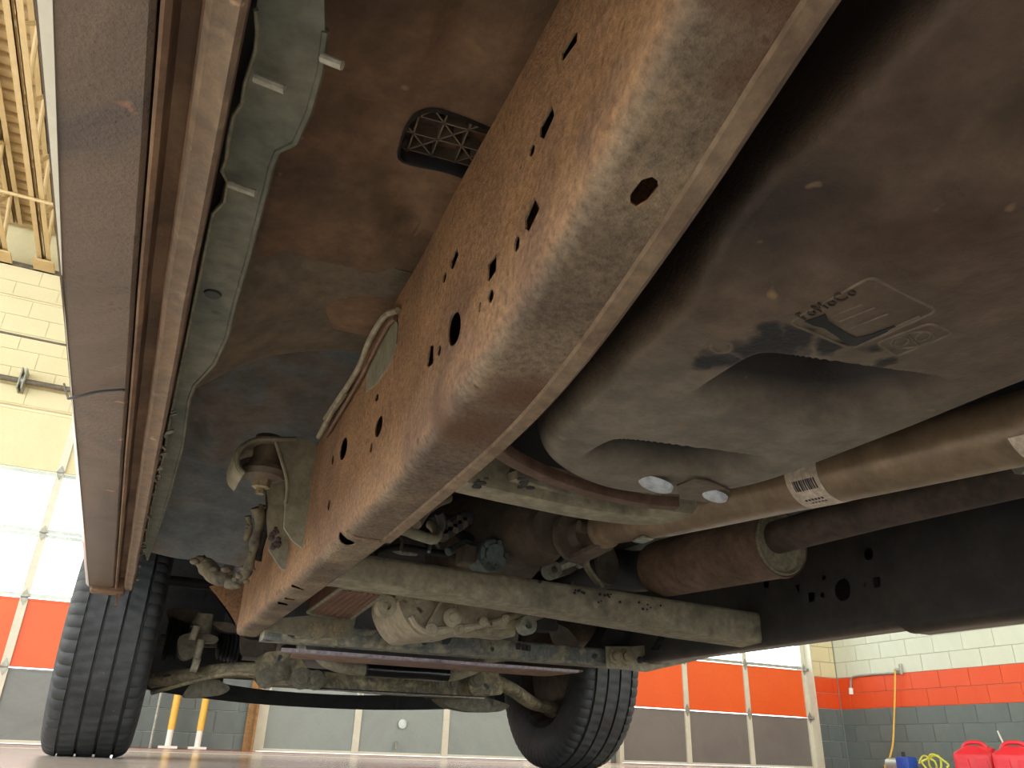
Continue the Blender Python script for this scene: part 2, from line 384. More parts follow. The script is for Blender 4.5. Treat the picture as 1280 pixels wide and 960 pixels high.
# right wall: backing and blocks
wr = struct(put('wall_right', (lambda b: (box(b, WX+.012, WX+.25, YB, WY+.4, 0, 5.2), b)[1])(B()), M_['mortar']))
rough_rows = []
cnt = 0
farb = B()
for j in range(-1, 22):
    za, zb = max(Z0B+j*.203, .0), min(Z0B+(j+1)*.203, ZT)
    if zb-za < .03: continue
    s = 8.66-.406*24-(j % 2)*.203
    while s < 8.64:
        a, b = s, min(s+.406, 8.64); s += .406
        if b-a < .05: continue
        if j < 9 and b > 3.4:
            block_piece('y', a+.002, b-.002, za+.002, zb-.002, WX, wallmat((za+zb)/2), wr); cnt += 1
        else:
            box(farb, WX, WX+.05, a+.003, b-.003, za+.003, zb-.003)
put('block_courses', farb, M_['mint'], wr, stuff=True)
# piers of the door wall
def pier(x0, x1, deep, up=3.06):
    bmk = B(); box(bmk, x0+.004, x1-.004, WY+.012, WY+.25, 0, up)
    put('pier_backing', bmk, M_['mortar'], wf)
    for j in range(-1, 22):
        za, zb = max(Z0B+j*.203, 0), min(Z0B+(j+1)*.203, up)
        if zb-za < .03: continue
        s = x0-(j % 2)*.203
        while s < x1-.01:
            a, b = max(s, x0), min(s+.406, x1); s += .406
            if b-a < .05: continue
            mt = wallmat((za+zb)/2)
            if mt is M_['mint']: mt = M_['cream']
            block_piece('x', a+.003, b-.003, za+.003, zb-.003, WY, mt, wf)
pier(XL, -3.05, 0, ZT); pier(.12, 1.28, 0); pier(5.36, 5.46, 0); pier(8.64, WX-.0, 0, ZT)
# lintel band of block courses over the doors
lb = B()
for j in range(0, 8):
    za, zb = 3.07+j*.1905, 3.07+(j+1)*.1905
    s = -3.05-(j % 2)*.203
    while s < 8.63:
        a, b = max(s, -3.05), min(s+.406, 8.63); s += .406
        box(lb, a+.002, b-.002, WY, WY+.08, za+.002, min(zb, ZT)-.002)
put('block_courses', lb, M_['cream'], wf, stuff=True)
bm = B(); box(bm, -3.05, 8.63, WY+.012, WY+.2, 3.06, ZT); put('lintel_backing', bm, M_['cream'], wf)
for k, z in enumerate((3.795, 4.24)):
    bm = B(); box(bm, -3.4, 8.63, WY-.02, WY, z-.008, z+.008); struct(put('trim_%d' % (k+1), bm, M_['darkbar'] if k == 0 else M_['cream']))
bm = B(); box(bm, XL-.2, XL, YB, WY+.4, 0, 1.0); struct(put('wall_left', bm, M_['greyblock']))

# sectional doors
def sectional_door(i, x0, x1, stiles):
    r = bpy.data.objects.new('door_%d' % i, None); COL.objects.link(r); r.location = ((x0+x1)/2, WY+.05, 0); struct(r)
    y = WY+.045
    edges = [x0]+stiles+[x1]
    for k in range(5):
        z0, z1 = PZ[k]+.006, PZ[k+1]-.006
        if k in (2, 3):
            bm = B(); box(bm, x0, x1, y, y+.04, z0, z0+.035); box(bm, x0, x1, y, y+.04, z1-.035, z1)
            for a in edges: 
                c = min(max(a, x0+.03), x1-.03); box(bm, c-.03, c+.03, y, y+.04, z0+.035, z1-.035)
            fr = put('window_frame', bm, M_['alu'], r)
            for a, b in zip(edges[:-1], edges[1:]):
                g = B(); box(g, a+.03, b-.03, y+.018, y+.022, z0+.035, z1-.035); put('pane', g, M_['glass'], fr)
        else:
            bm = B(); box(bm, x0, x1, y+.005, y+.045, z0, z1)
            box(bm, x0, x1, y-.004, y+.005, z0, z0+.018); box(bm, x0, x1, y-.004, y+.005, z1-.018, z1)
            put('panel', bm, M_[(('door_grey', 'door_grey_pale', 'door_grey_brown')[i-1], 'door_orange', '', '', 'cream')[k]], r)
    for a in stiles+[x0+.035, x1-.035]:
        bm = B()
        for k in range(5):
            box(bm, a-.035, a+.035, y-.018, y+.004, PZ[k]+.012, PZ[k+1]-.012)
        st = put('stile', bm, M_['stile'], r)
        for k in range(1, 5):
            h = B(); z = PZ[k]
            prism(h, [(a-.03, y-.02, z+.02), (a, y-.02, z+.075), (a+.03, y-.02, z+.02), (a+.03, y-.02, z-.02), (a, y-.02, z-.075), (a-.03, y-.02, z-.02)], (0, -.006, 0))
            tube(h, [(a-.035, y-.028, z), (a+.035, y-.028, z)], .008, 8)
            put('hinge', h, M_['galv'], st)
    for a in (x0-.03, x1+.03):
        bm = B(); box(bm, a-.018, a+.018, WY-.06, WY+.04, 0, 3.2); box(bm, a-.03, a-.024, WY-.09, WY+.04, 0, 3.2)
        tr = put('track', bm, M_['stile'], r)
    for a in (x0+.02, x1-.02):
        bm = B()
        for k in range(1, 5): tube(bm, [(a-.03, WY-.01, PZ[k]), (a+.05, WY-.01, PZ[k])], .022, 10)
        put('roller', bm, M_['galv'], r)
    bm = B(); box(bm, x0, x1, y-.006, y+.03, .004, .030); put('bottom_seal', bm, M_['stile'], r)
    bm = B(); tube(bm, [(x0-.25, WY-.1, 3.28), (x1+.25, WY-.1, 3.28)], .028, 12); sh = put('spring_shaft', bm, M_['darkbar'], r)
    for a in ([x0+1.45] if i == 1 else [x0+1.8]):
        bm = B(); box(bm, a-.025, a-.012, WY-.17, WY+.0, 3.18, 3.40); box(bm, a+.012, a+.025, WY-.17, WY+.0, 3.18, 3.40); tube(bm, [(a-.03, WY-.1, 3.28), (a+.03, WY-.1, 3.28)], .055, 12)
        put('shaft_bearing', bm, M_['galv'], sh)
    return r
for i, (a, b, st) in enumerate(DOORS): d = sectional_door(i+1, a, b, st)
# lock and handle of the middle door
bm = B(); c = at(503, 905, y=WY+.02); tube(bm, [c, c+V(0, .03, 0)], .045, 20); put('lock_plate', bm, M_['alu'], bpy.data.objects['door_2'])
bm = B(); c = at(494, 936, y=WY+.02); tube(bm, [c, c+V(0, -.02, .0), c+V(0, -.02, .06), c+V(0, 0, .06)], .01, 8); put('pull_handle', bm, M_['galv'], bpy.data.objects['door_2'])

# ceiling: corrugated deck on steel joists
bm = B(); x = XL
pr = []
y = YB
while y < WY+.3:
    pr += [(y, 5.16), (y+.05, 5.16), (y+.065, 5.12), (y+.135, 5.12)]; y += .15
secs = [[(xx, p[0], p[1]) for p in pr] for xx in (XL, WX+.3)]
loft(bm, secs, closed=False, cap=False); ce = solid(struct(put('ceiling', bm, M_['deck'])), .01, 1)
def joist(x, lab):
    t = thing('steel_joist', lab, 'joist', (x, WY, 4.62), 'joists under the ceiling')
    for nm, z in (('bottom_chord', 4.62), ('top_chord', 5.08)):
        for s in (-1, 1):
            bm = B(); box(bm, x+s*.012, x+s*.065, YB, WY-.02, z, z+.008); box(bm, x+s*.012, x+s*.02, YB, WY-.02, z, z+.05)
            put(nm, bm, M_['joist'], t)
    y = WY-.15; k = 0
    while y > 2.0:
        bm = B(); a = (x, y, 4.64); b = (x, y-.42, 5.09)
        if k % 2: a, b = (x, y, 5.09), (x, y-.42, 4.64)
        tube(bm, [a, b], .02, 8); put('web_bar', bm, M_['joist'], t); y -= .42; k += 1
    bm = B(); box(bm, x-.1, x+.1, WY-.25, WY, 4.58, 4.60); put('bearing_plate', bm, M_['joist'], t)
joist(-1.62, 'tan steel bar joist nearest the truck body, above the left door')
joist(-2.02, 'tan steel bar joist at the upper left edge, second from the truck body')
joist(-3.6, 'tan steel bar joist beyond the upper left corner of the view')
for x in (.6, 2.8, 5.0, 7.2):
    pass
bm = B(); tube(bm, [(XL, 7.3, 4.601), (-.2, 7.3, 4.601)], .016, 8); tag(put('bridging_rod', bm, M_['joist']), 'thin tan bridging rod crossing under the steel joists', 'rod')
bm = B(); box(bm, XL, WX, WY-.03, WY+.25, 4.58, 4.62); struct(put('trim_3', bm, M_['darkbar']))

# yellow posts between the doors
def post(px, lab, r, yy):
    c = at(px, 935, y=yy); x = c.x
    t = thing('yellow_post', lab, 'post', (x, yy, 0), 'yellow posts by the door')
    bm = B(); tube(bm, [(x, yy, .16), (x, yy, 1.25)], r, 14); put('post', bm, M_['yellow'], t, True)
    bm = B(); tube(bm, [(x, yy, 0), (x, yy, .16)], r*.85, 14); put('lower_sleeve', bm, M_['white'], t, True, label='white lower sleeve')
    bm = B(); prism(bm, [(x-.08, yy-.05, .004), (x+.08, yy-.05, .004), (x+.08, yy+.05, .004), (x-.08, yy+.05, .004)], (0, 0, .02)); put('floor_plate', bm, M_['white'], t)
post(209, 'yellow post with white foot, second from left under the bumper', .032, 8.45)
post(246, 'yellow post nearest the middle door frame', .032, 8.45)
bm = B(); c = at(188, 930, y=8.45); tube(bm, [(c.x, 8.45, 0), (c.x, 8.45, 1.3)], .012, 8)
tag(put('thin_pipe', bm, M_['galv'], None, True), 'thin grey pipe standing beside the left front tyre', 'pipe')
bm = B(); box(bm, 1.29, 1.31, WY-.12, WY+.0, 0, 3.1); box(bm, 1.22, 1.29, WY-.05, WY-.02, 0, 3.1); struct(put('trim_4', bm, G('brown_jamb', ['8a6a40', '9c7a4c'], 8)))

# conduit, yellow cord, blue pump and fuel cans by the right wall
xw = WX-.02
t = thing('wall_conduit', 'grey metal conduit with a bent drop along top of orange wall stripe', 'conduit', at(1094, 845, x=xw))
bm = B(); tube(bm, curve([at(1125, 841, x=xw), at(1094, 843, x=xw), at(1070, 845.5, x=xw), at(1064, 850, x=xw), at(1063.5, 866, x=xw)], 5), .014, 8); put('pipe', bm, M_['galv'], t, True)
bm = B(); tube(bm, [at(1063.5, 860, x=xw), at(1064, 868, x=xw)], .03, 10); put('fitting', bm, M_['white'], t, True)
bm = B(); tube(bm, [at(1125, 830, x=xw), at(1127, 843, x=xw)], .02, 8); tube(bm, [at(1119, 838, x=xw), at(1126, 838, x=xw)], .024, 8); put('valve', bm, M_['galv'], t, True)
bm = B(); tube(bm, curve([at(1119, 838, x=xw-.03), at(1118.5, 870, x=xw-.04), at(1117.5, 900, x=xw-.05), at(1116, 930, x=xw-.1), at(1111, 950, x=xw-.2), at(1106, 958, x=xw-.3), at(1112, 964, x=xw-.35)], 6), .011, 8)
tag(put('power_cord', bm, M_['yellow'], None, True), 'yellow cord hanging down the right wall from the conduit', 'cord')
pc = at(1136, 966, x=8.6)
t = thing('small_pump', 'small blue pump with grey motor below the hanging yellow cord', 'pump', (8.6, pc.y, 0))
bm = B(); bevbox(bm, 8.5, 8.66, pc.y-.1, pc.y+.08, .01, .17, .02); put('housing', bm, M_['blue'], t, True)
bm = B(); tube(bm, [(8.6, pc.y+.09, .08), (8.6, pc.y+.26, .08)], [.075, .075], 20); tube(bm, [(8.6, pc.y+.26, .08), (8.6, pc.y+.28, .08)], [.06, .05], 20); put('motor', bm, M_['alu'], t, True)
bm = B(); tube(bm, [(8.58, pc.y+.02, .16), (8.58, pc.y+.02, .22)], .02, 10); put('knob', bm, M_['black'], t, True)
bm = B(); c = V(8.5, pc.y-.35, .10)
pts = []
for k in range(40):
    a = k*.42; pts.append(c+V(.03*math.sin(a*1.7), -.04*k/10+.10*math.cos(a), .02*math.sin(k)+.08*math.sin(a)))
tube(bm, curve(pts, 3), .011, 8); tag(put('coiled_hose', bm, M_['hose'], None, True), 'coil of yellow green hose between blue pump and red cans', 'hose')
def can(cx, cy, rz, lab):
    w, d, h = .185, .12, .245
    t = thing('fuel_can', lab, 'fuel can', (cx, cy, 0), 'red fuel cans by the right wall')
    R = Matrix.Translation((cx, cy, 0)) @ Matrix.Rotation(rz, 4, 'Z')
    bm = B(); tb = B()
    secs = []
    for z, sx, sy in ((0, .94, .9), (.015, 1, 1), (h*.75, 1, 1), (h*.82, .97, .95), (h*1.0, .62, .62), (h*1.08, .42, .5)):
        o = rnd_poly([(-w*sx, -d*sy, z), (w*sx, -d*sy, z), (w*sx, d*sy, z), (-w*sx, d*sy, z)], .05, 4); secs.append([R @ p for p in o])
    loft(bm, secs); put('can_body', bm, M_['red_plastic'], t, True)
    bm = B(); tube(bm, [R @ p for p in curve([(-.115, 0, h*.98), (-.07, 0, h*1.17), (.0, 0, h*1.22), (.07, 0, h*1.17), (.115, 0, h*.98)], 5)], .020, 10); put('handle', bm, M_['red_plastic'], t, True)
    bm = B(); tube(bm, [R @ V(.13, 0, h*.85), R @ V(.15, 0, h*1.03)], .032, 14); put('cap', bm, M_['black'] if 0 else M_['red_plastic'], t, True)
    for s in (-1, 1):
        bm = B(); prism(bm, [R @ V(s*.085-.06, -d-.003, .03), R @ V(s*.085+.06, -d-.003, .03), R @ V(s*.085+.05, -d-.003, .15), R @ V(s*.085-.05, -d-.003, .15)], R.to_3x3() @ V(0, -.006, 0))
        put('raised_panel', bm, M_['red_plastic'], t)
    return t
can(7.75, 5.72, math.radians(-74), 'red plastic fuel can by the right wall, the farther of two')
can(7.75, 5.31, math.radians(-70), 'red plastic fuel can by the right wall, the nearer, cut by frame edge')
bm = B(); a = at(1247, 914, x=8.9); b = at(1254, 929, x=8.7); tube(bm, [a, V(b.x, b.y, b.z), V(b.x-.03, b.y-.05, 0.0)], .009, 8)
tag(put('thin_rod', bm, M_['white'], None, True), 'thin pale rod leaning on the wall behind the nearer fuel can', 'rod')
#@@TRUCK
# ================================================================= TRUCK
CL = .85
T = thing('pickup_truck', 'white truck seen from underneath, rusty frame, tank and front wheels overhead', 'truck', (CL, 1.6, 0))
def cat_closed(pts, n=6):
    pts = [Vector(p) for p in pts]; k = len(pts); out = []
    for i in range(k):
        a, b, c, d = pts[i-1], pts[i], pts[(i+1) % k], pts[(i+2) % k]
        for j in range(n):
            t = j/n; out.append(.5*((2*b)+(c-a)*t+(2*a-5*b+4*c-d)*t*t+(3*b-a-3*c+d)*t**3))
    return out
def linspace(a, b, n): return [a+(b-a)*i/(n-1) for i in range(n)]
def sst(a, b, x):
    t = min(max((x-a)/(b-a), 0), 1); return t*t*(3-2*t)
def seg_d(p, a, b):
    p, a, b = Vector(p), Vector(a), Vector(b); ab = b-a; t = min(max((p-a).dot(ab)/ab.dot(ab), 0), 1); return (p-a-ab*t).length

# ---- frame rails: one folded box section each, with its real openings
xo = smooth_tab([-1.6, 0, .189, .278, .36, .45, .6, .76, 1.075, 1.45, 2.12], [.12, .135, .161, .178, .186, .192, .203, .221, .234, .241, .251])
xi = smooth_tab([-1.6, 0, .16, .246, .325, .389, .508, .616, .8, 1.03, 2.2], [.195, .208, .226, .244, .254, .26, .276, .284, .292, .301, .312])
zb = smooth_tab([-1.6, 0, .15, .3, .42, .6, 2.3], [.38, .368, .358, .335, .314, .305, .304])
zt = smooth_tab([-1.6, 0, .34, .52, .856, 1.09, 1.37, 2.3], [.53, .53, .536, .549, .583, .569, .545, .50])
RC = .016
def prof_pt(y, v, mir):
    a, b, c, d = xo(y), xi(y), zb(y), zt(y)
    if v <= 1: p = (a, d+(c+RC-d)*v)
    elif v <= 1.15:
        t = (v-1)/.15*PI/2; p = (a+RC-RC*math.cos(t), c+RC-RC*math.sin(t))
    elif v <= 1.55: p = (a+RC+(b-a-2*RC)*(v-1.15)/.4, c)
    elif v <= 1.7:
        t = (v-1.55)/.15*PI/2; p = (b-RC+RC*math.sin(t), c+RC-RC*math.cos(t))
    else: p = (b, c+RC+(d-c-RC)*(v-1.7))
    x = p[0]
    if mir: x = 2*CL-x
    return V(x, y, p[1])
def hit_x(px, py, fx):
    d = at(px, py, y=1.0)-CO; lo, hi = .02, 4
    g = lambda t: d.x*t-fx(CO.y+d.y*t)
    for _ in range(50):
        m = (lo+hi)/2
        if (g(m) > 0) == (g(hi) > 0): hi = m
        else: lo = m
    p = CO+d*lo; return p
def web_hole(pts, mir=False):
    out = []
    for q in pts:
        if mir:
            p = hit_x(q[0], q[1], lambda y: 2*CL-xi(y)); v = 1.7+(p.z-zb(p.y)-RC)/(zt(p.y)-zb(p.y)-RC)
        else:
            p = hit_x(q[0], q[1], xo); v = (p.z-zt(p.y))/(zb(p.y)+RC-zt(p.y))
        out.append((p.y, v))
    return out
def flange_hole(pts):
    out = []
    for q in pts:
        y = .5
        for _ in range(30):
            p = at(q[0], q[1], z=zb(y)); y = .5*y+.5*p.y
        out.append((p.y, 1.15+.4*(p.x-xo(p.y)-RC)/(xi(p.y)-xo(p.y)-2*RC)))
    return out
def ell(cx, cy, rx, ry, rot=0, n=14):
    c, s = math.cos(math.radians(rot)), math.sin(math.radians(rot))
    return [(cx+rx*math.cos(a)*c-ry*math.sin(a)*s, cy+rx*math.cos(a)*s+ry*math.sin(a)*c) for a in [2*PI*i/n for i in range(n)]]
LH = [[(722, 40), (721, 52), (704, 76), (701, 75), (702, 67), (718, 41)],
      [(690, 132), (693, 144), (680, 174), (675, 171), (674.5, 160)],
      ell(665, 188, 3, 8, 15), [(668, 246), (674.5, 261), (661, 289), (656.5, 286), (656, 275)],
      ell(646, 305, 3.2, 10, 10), [(571, 308), (573, 319), (566, 337), (563.5, 335), (563.5, 327)], ell(555.5, 347, 2, 7, 12),
      [(620.5, 317), (620, 339), (611, 352), (609, 350), (610, 331)], ell(613.5, 370, 3.4, 8.5, 8), ell(599.8, 384, 1.5, 7, 8),
      ell(568, 411, 7.5, 22, 8, 20), [(542, 431), (541.5, 454), (536, 459), (533.5, 456), (537, 433)], ell(549, 438, 2, 7, 8),
      ell(471, 497, 2, 5, 15), ell(473.5, 533, 4, 14, 12), ell(464, 560, 1.4, 6, 10), ell(429.5, 561, 4, 14.5, 10), ell(411, 631, 1.5, 7, 5), ell(416, 575, 1.2, 6, 8)]
holes = [web_hole(h) for h in LH]
holes += [flange_hole([(815, 221), (822, 226), (823, 234), (809, 252), (796, 259), (788, 254), (788, 243), (802, 225)]), flange_hole(ell(434.5, 679, 9, 3.5)),
          flange_hole([(368, 735), (380, 737), (379, 738.5), (367, 737)]), flange_hole([(357, 747.5), (369, 749.5), (368, 751), (356, 749.5)]), flange_hole([(349, 753.5), (360, 755), (359, 757.5), (348, 756)])]
US = linspace(-1.6, 0, 9)[:-1]+linspace(0, 1.4, 57)[:-1]+linspace(1.4, 2.2, 17)
VS = linspace(0, 1, 8)[:-1]+linspace(1, 1.15, 6)[:-1]+linspace(1.15, 1.55, 6)[:-1]+linspace(1.55, 1.7, 6)[:-1]+linspace(1.7, 2.7, 7)
bm = B(); sheet(bm, US, VS, holes, lambda u, v: prof_pt(u, v, False), 1, .2)
RL = put('frame_rail', bm, M_['rail'], T, True, label='rust-coloured frame rail full of slots, nearest the camera'); solid(RL, .0014, -1)
bm = B(); loft(bm, [[(xo(y)+.003, y, zt(y)), (xi(y)-.003, y, zt(y)), (xi(y)-.003, y, zt(y)+.003), (xo(y)+.003, y, zt(y)+.003)] for y in US]); put('rail_top', bm, M_['rail'], RL)
bm = B(); prism(bm, [prof_pt(2.197, v, False) for v in VS], (0, .004, 0)); put('end_plate', bm, M_['rail'], RL)
bm = B(); loft(bm, [[(xi(y)-.020, y, zb(y)+.001), (xi(y)-.018, y, zb(y)-.0028), (xi(y)-.006, y, zb(y)-.0028), (xi(y)+.002, y, zb(y)+.006), (xi(y)+.002, y, zb(y)+.03), (xi(y), y, zb(y)+.03)] for y in linspace(-1.2, 1.02, 60)])
put('flange_lip', bm, G('lip_dust', ['6a5848', '7e6c58', '8a7a66'], 14, .75, .4, 110), RL, True)
bm = B(); tube(bm, [prof_pt(1.02, v, False)+V(0, 0, -.001) for v in linspace(1.05, 1.62, 10)], .003, 6); put('weld_bead', bm, M_['rail'], RL, True)
RH = [ell(1053.4, 737.5, 10, 13.8, 0, 20), [(1010, 741), (1018, 740), (1019, 751), (1011, 753)], ell(1028, 744, 2.6, 4), ell(1030, 722.5, 2.6, 3.4), ell(958, 729, 4, 6),
      [(994, 732), (1000, 731), (998, 741)], ell(1081.6, 730.6, 2.3, 4), [(1091, 722), (1100, 721), (1101, 734), (1093, 735)], ell(1085.5, 693, 5.5, 7.5, 0, 16)]
holes = [web_hole(h, True) for h in RH]
bm = B(); sheet(bm, US, VS, holes, lambda u, v: prof_pt(u, v, True), 1, .2)
RR = put('frame_rail', bm, M_['rail_dark'], T, True, label='dark far frame rail with round and square holes'); solid(RR, .0014, -1)
bm = B(); loft(bm, [[(2*CL-xo(y)-.003, y, zt(y)), (2*CL-xi(y)+.003, y, zt(y)), (2*CL-xi(y)+.003, y, zt(y)+.003), (2*CL-xo(y)-.003, y, zt(y)+.003)] for y in US]); put('rail_top', bm, M_['rail_dark'], RR)
bm = B(); prism(bm, [prof_pt(2.197, v, True) for v in VS], (0, .004, 0)); put('end_plate', bm, M_['rail_dark'], RR)
# overlapping rear section of the far rail
def sleeve(y, v): p = prof_pt(y, v, True); c = V(2*CL-.5*(xo(y)+xi(y)), y, .45); d = (p-c); d.y = 0; return p+d.normalized()*.007
bm = B()
edge = [(1.22, 2.7), (1.19, 2.35), (1.19, 2.1), (1.21, 1.95), (1.235, 1.86), (1.225, 1.75), (1.205, 1.65), (1.19, 1.5), (1.19, 1.0)]
def ye(v):
    for a, b in zip(edge[:-1], edge[1:]):
        if b[1] <= v <= a[1]: return b[0]+(a[0]-b[0])*(v-b[1])/(a[1]-b[1])
    return 1.19
rows = [[sleeve(-1.6+(ye(v)-.07+1.6)*t, v) for v in VS if v >= .6] for t in linspace(0, 1, 30)]
loft(bm, rows, closed=False, cap=False); SL = put('rail_sleeve', bm, M_['rail_dark'], RR, True); solid(SL, .006, 1)
c = at(1187, 637, x=2*CL-.28)
bm = B(); lathe(bm, [(0, .0), (.0, .05), (.012, .045), (.012, .018), (.02, .016), (.02, 0)], (1.405, c.y, .53), (-1, 0, 0), 20); put('rail_boss', bm, M_['rail_dark'], RR, True)
# front kick-ups of both rails
for m in (0, 1):
    bm = B(); X = lambda x: 2*CL-x if m else x
    sec = []
    for y, xa, xb, za, zc in ((2.12, .255, .306, .315, .49), (2.3, .275, .335, .36, .52), (2.55, .34, .405, .47, .60), (2.9, .40, .47, .52, .64), (3.5, .41, .48, .52, .62), (4.0, .41, .48, .46, .58)):
        sec.append([(X(xa), y, za), (X(xb), y, za), (X(xb), y, zc), (X(xa), y, zc)])
    loft(bm, sec); put('rail_kick_up', bm, M_['rail_dark'] if m else M_['rail'], T)

# ---- rocker panel on the camera's side (and its twin on the far side)
def rocker(mir):
    X = (lambda x: 2*CL-x) if mir else (lambda x: x)
    y0, y1 = -1.7, 2.40
    ys = linspace(y0, y1, 42)
    def strip(name, prof, mat, wob=0, lab=None, par=T):
        bm = B(); ss = []
        for i, y in enumerate(ys):
            ss.append([(X(x)+wob*noise.noise(V(x*9, y*5, 3)), y, z+wob*noise.noise(V(y*6, x*5, 9))) for x, z in prof])
        loft(bm, ss, closed=True); return put(name, bm, mat, par, True, label=lab)
    R1 = strip('rocker_panel', [(-.120, .4195), (-.085, .4185), (-.062, .4195), (-.0585, .423), (-.0585, .44), (-.062, .444), (-.118, .46)], M_['rocker'], .0012, 'brown undercoated rocker panel')
    strip('seam_ridge', [(-.056, .44), (-.056, .418), (-.0535, .416), (-.050, .419), (-.050, .44)], M_['rust_chan'], .0008, None, R1)
    strip('rusty_channel', [(-.051, .435), (-.049, .447), (-.038, .449), (-.036, .430), (-.033, .430), (-.033, .46), (-.051, .46)], M_['rust_chan'], .0015, None, R1)
    strip('pinch_seam', [(-.034, .424), (-.030, .419), (-.022, .421), (-.016, .419), (-.0125, .423), (-.0125, .47), (-.034, .47)], M_['pinch'], .0022, 'rusty pinch seam along the rocker', R1)
    bm = B(); ss = []
    for y in ys:
        d = interp(y, [.2, .6, 1.4, 2.4], [.006, .004, -.001, -.004])
        xb = interp(y, [.30, .45, .75, 1.2], [-.108, -.112, -.1185, -.1195])
        ss.append([(X(x+d), y, z) for x, z in [(-.1235, .425), (-.118-d, .4180), (xb-d, .4180), (xb-d, .4200), (-.119, .428), (-.119, .436), (-.140, .60), (-.146, .60), (-.131, .47), (-.126, .44)]])
    loft(bm, ss); put('body_edge', bm, M_['body'], R1, True, label='white lower edge of the body')
    bm = B(); bevbox(bm, *sorted((X(-.115), X(-.03))), 2.38, 2.425, .405, .46, .006); box(bm, *sorted((X(-.048), X(-.040))), 2.385, 2.40, .375, .42); put('end_bracket', bm, M_['rust_chan'], R1)
    strip('inner_sill', [(-.014, .50), (-.006, .50), (-.006, .64), (-.13, .70), (-.13, .60), (-.10, .52)], M_['dark_mech'], 0, None, R1)
    bm = B()
    tube(bm, curve([at(80, 480, z=.50) if not mir else V(X(-.13), 1, .5), V(X(-.127), 1.03, .43), V(X(-.118), .99, .414), V(X(-.09), .955, .414), V(X(-.062), .93, .413)], 4), .0016, 6) if not mir else box(bm, X(-.1), X(-.09), 1, 1.01, .41, .42)
    put('thin_wire', bm, M_['black'], R1, True)
    return R1
RK = rocker(False); rocker(True)
# rust drips: small lumps of sealer along the seam
bm = B(); random.seed(3)
for i in range(60):
    y = random.uniform(1.0, 2.36); x = -.010+random.uniform(-.006, .006)
    t = B(); bmesh.ops.create_icosphere(t, subdivisions=1, radius=random.uniform(.0018, .0042), matrix=Matrix.Translation((x, y, .430+random.uniform(-.004, .01))) @ Matrix.Rotation(random.uniform(-.6,.6),4,'Z') @ Matrix.Diagonal((1, 3.0, .7, 1))); join(bm, t)
put('sealer_lumps', bm, M_['liner'], RK, True, stuff=True)

# body shell around it, so that the underside stays dark and the truck has sides
for m in (0, 1):
    X = (lambda x: 2*CL-x) if m else (lambda x: x)
    pts = []
    pts += [(-2.0, .595), (-1.75, .595)]
    pts += [(-1.0-.52*math.cos(a), .42+.52*math.sin(a)) for a in linspace(.38, PI-.38, 12)][::1] if False else []
    pts += [(2.42, .595)]+[(3.2-.52*math.cos(a), .42+.52*math.sin(a)) for a in linspace(.36, PI-.36, 14)]+[(4.0, .55), (4.05, 1.0), (3.6, 1.25), (2.6, 1.32), (-2.0, 1.36)]
    bm = B(); prism(bm, [(X(-.148), y, z) for y, z in pts], ((-.010 if not m else .010), 0, 0)); BS = put('body_side', bm, M_['body'], T, label='white body side and front fender')
    bm = B(); loft(bm, [[(X(-.168), 3.2-.50*math.cos(a), .42+.50*math.sin(a)), (X(.26), 3.2-.50*math.cos(a), .42+.50*math.sin(a))] for a in linspace(.42, PI+.05, 24)], closed=False, cap=False)
    solid(put('wheel_arch_liner', bm, M_['dark_mech'], T, True), .006)
bm = B(); box(bm, -.16, 2*CL+.16, 3.0, 4.05, 1.18, 1.24); put('hood', bm, M_['body'], T)
bm = B(); box(bm, -.15, 2*CL+.15, -2.0, 3.0, .86, .90); box(bm, .26, 2*CL-.26, 1.25, 3.1, .80, .86); put('cab_floor', bm, M_['dark_mech'], T)
bm = B(); box(bm, -.15, 2*CL+.15, -2.02, -2.0, .55, 1.3); put('tail_panel', bm, M_['body'], T)

# ---- floor pan above the left rail
def pan_z(x, y):
    z = .622+.006*noise.noise(V(x*6, y*5, 1))+.003*noise.noise(V(x*16, y*14, 4))
    for a, b, r, h in (((.115, .60), (.20, .76), .035, .010), ((.20, .76), (.26, .80), .03, .010), ((.10, .40), (.06, .54), .035, -.010), ((.13, .38), (.16, .50), .03, .012), ((.14, .66), (.165, .68), .016, -.006), ((.03, .3), (.055, .95), .03, -.008), ((.06, .72), (.07, .75), .02, .005)):
        z += h*(1-sst(0, r, seg_d((x, y), a, b)))
    return z
pq = [at(*q, z=.622) for q in ((505, 197), (503, 178), (513, 152), (530, 138), (560, 139), (630, 166))]
po = [V(p.x, p.y) for p in pq]; 
ax = (pq[5]-pq[3]).normalized(); far = .13
po += [V(*(pq[5]+ax*.02).xy), V(*(at(600, 222, z=.622)+ax*.03).xy), V(*at(560, 210, z=.622).xy)]
oval = [(p.x, p.y) for p in cat_closed([V(p.x, p.y, 0) for p in po], 4)]
bm = B(); sheet(bm, linspace(-.012, .34, 45), linspace(-1.6, 1.06, 110), [oval], lambda u, v: V(u, v, pan_z(u, v)))
PAN = put('floor_pan', bm, M_['pan'], T, True, label='dusty brown floor pan'); solid(PAN, .004, 1)
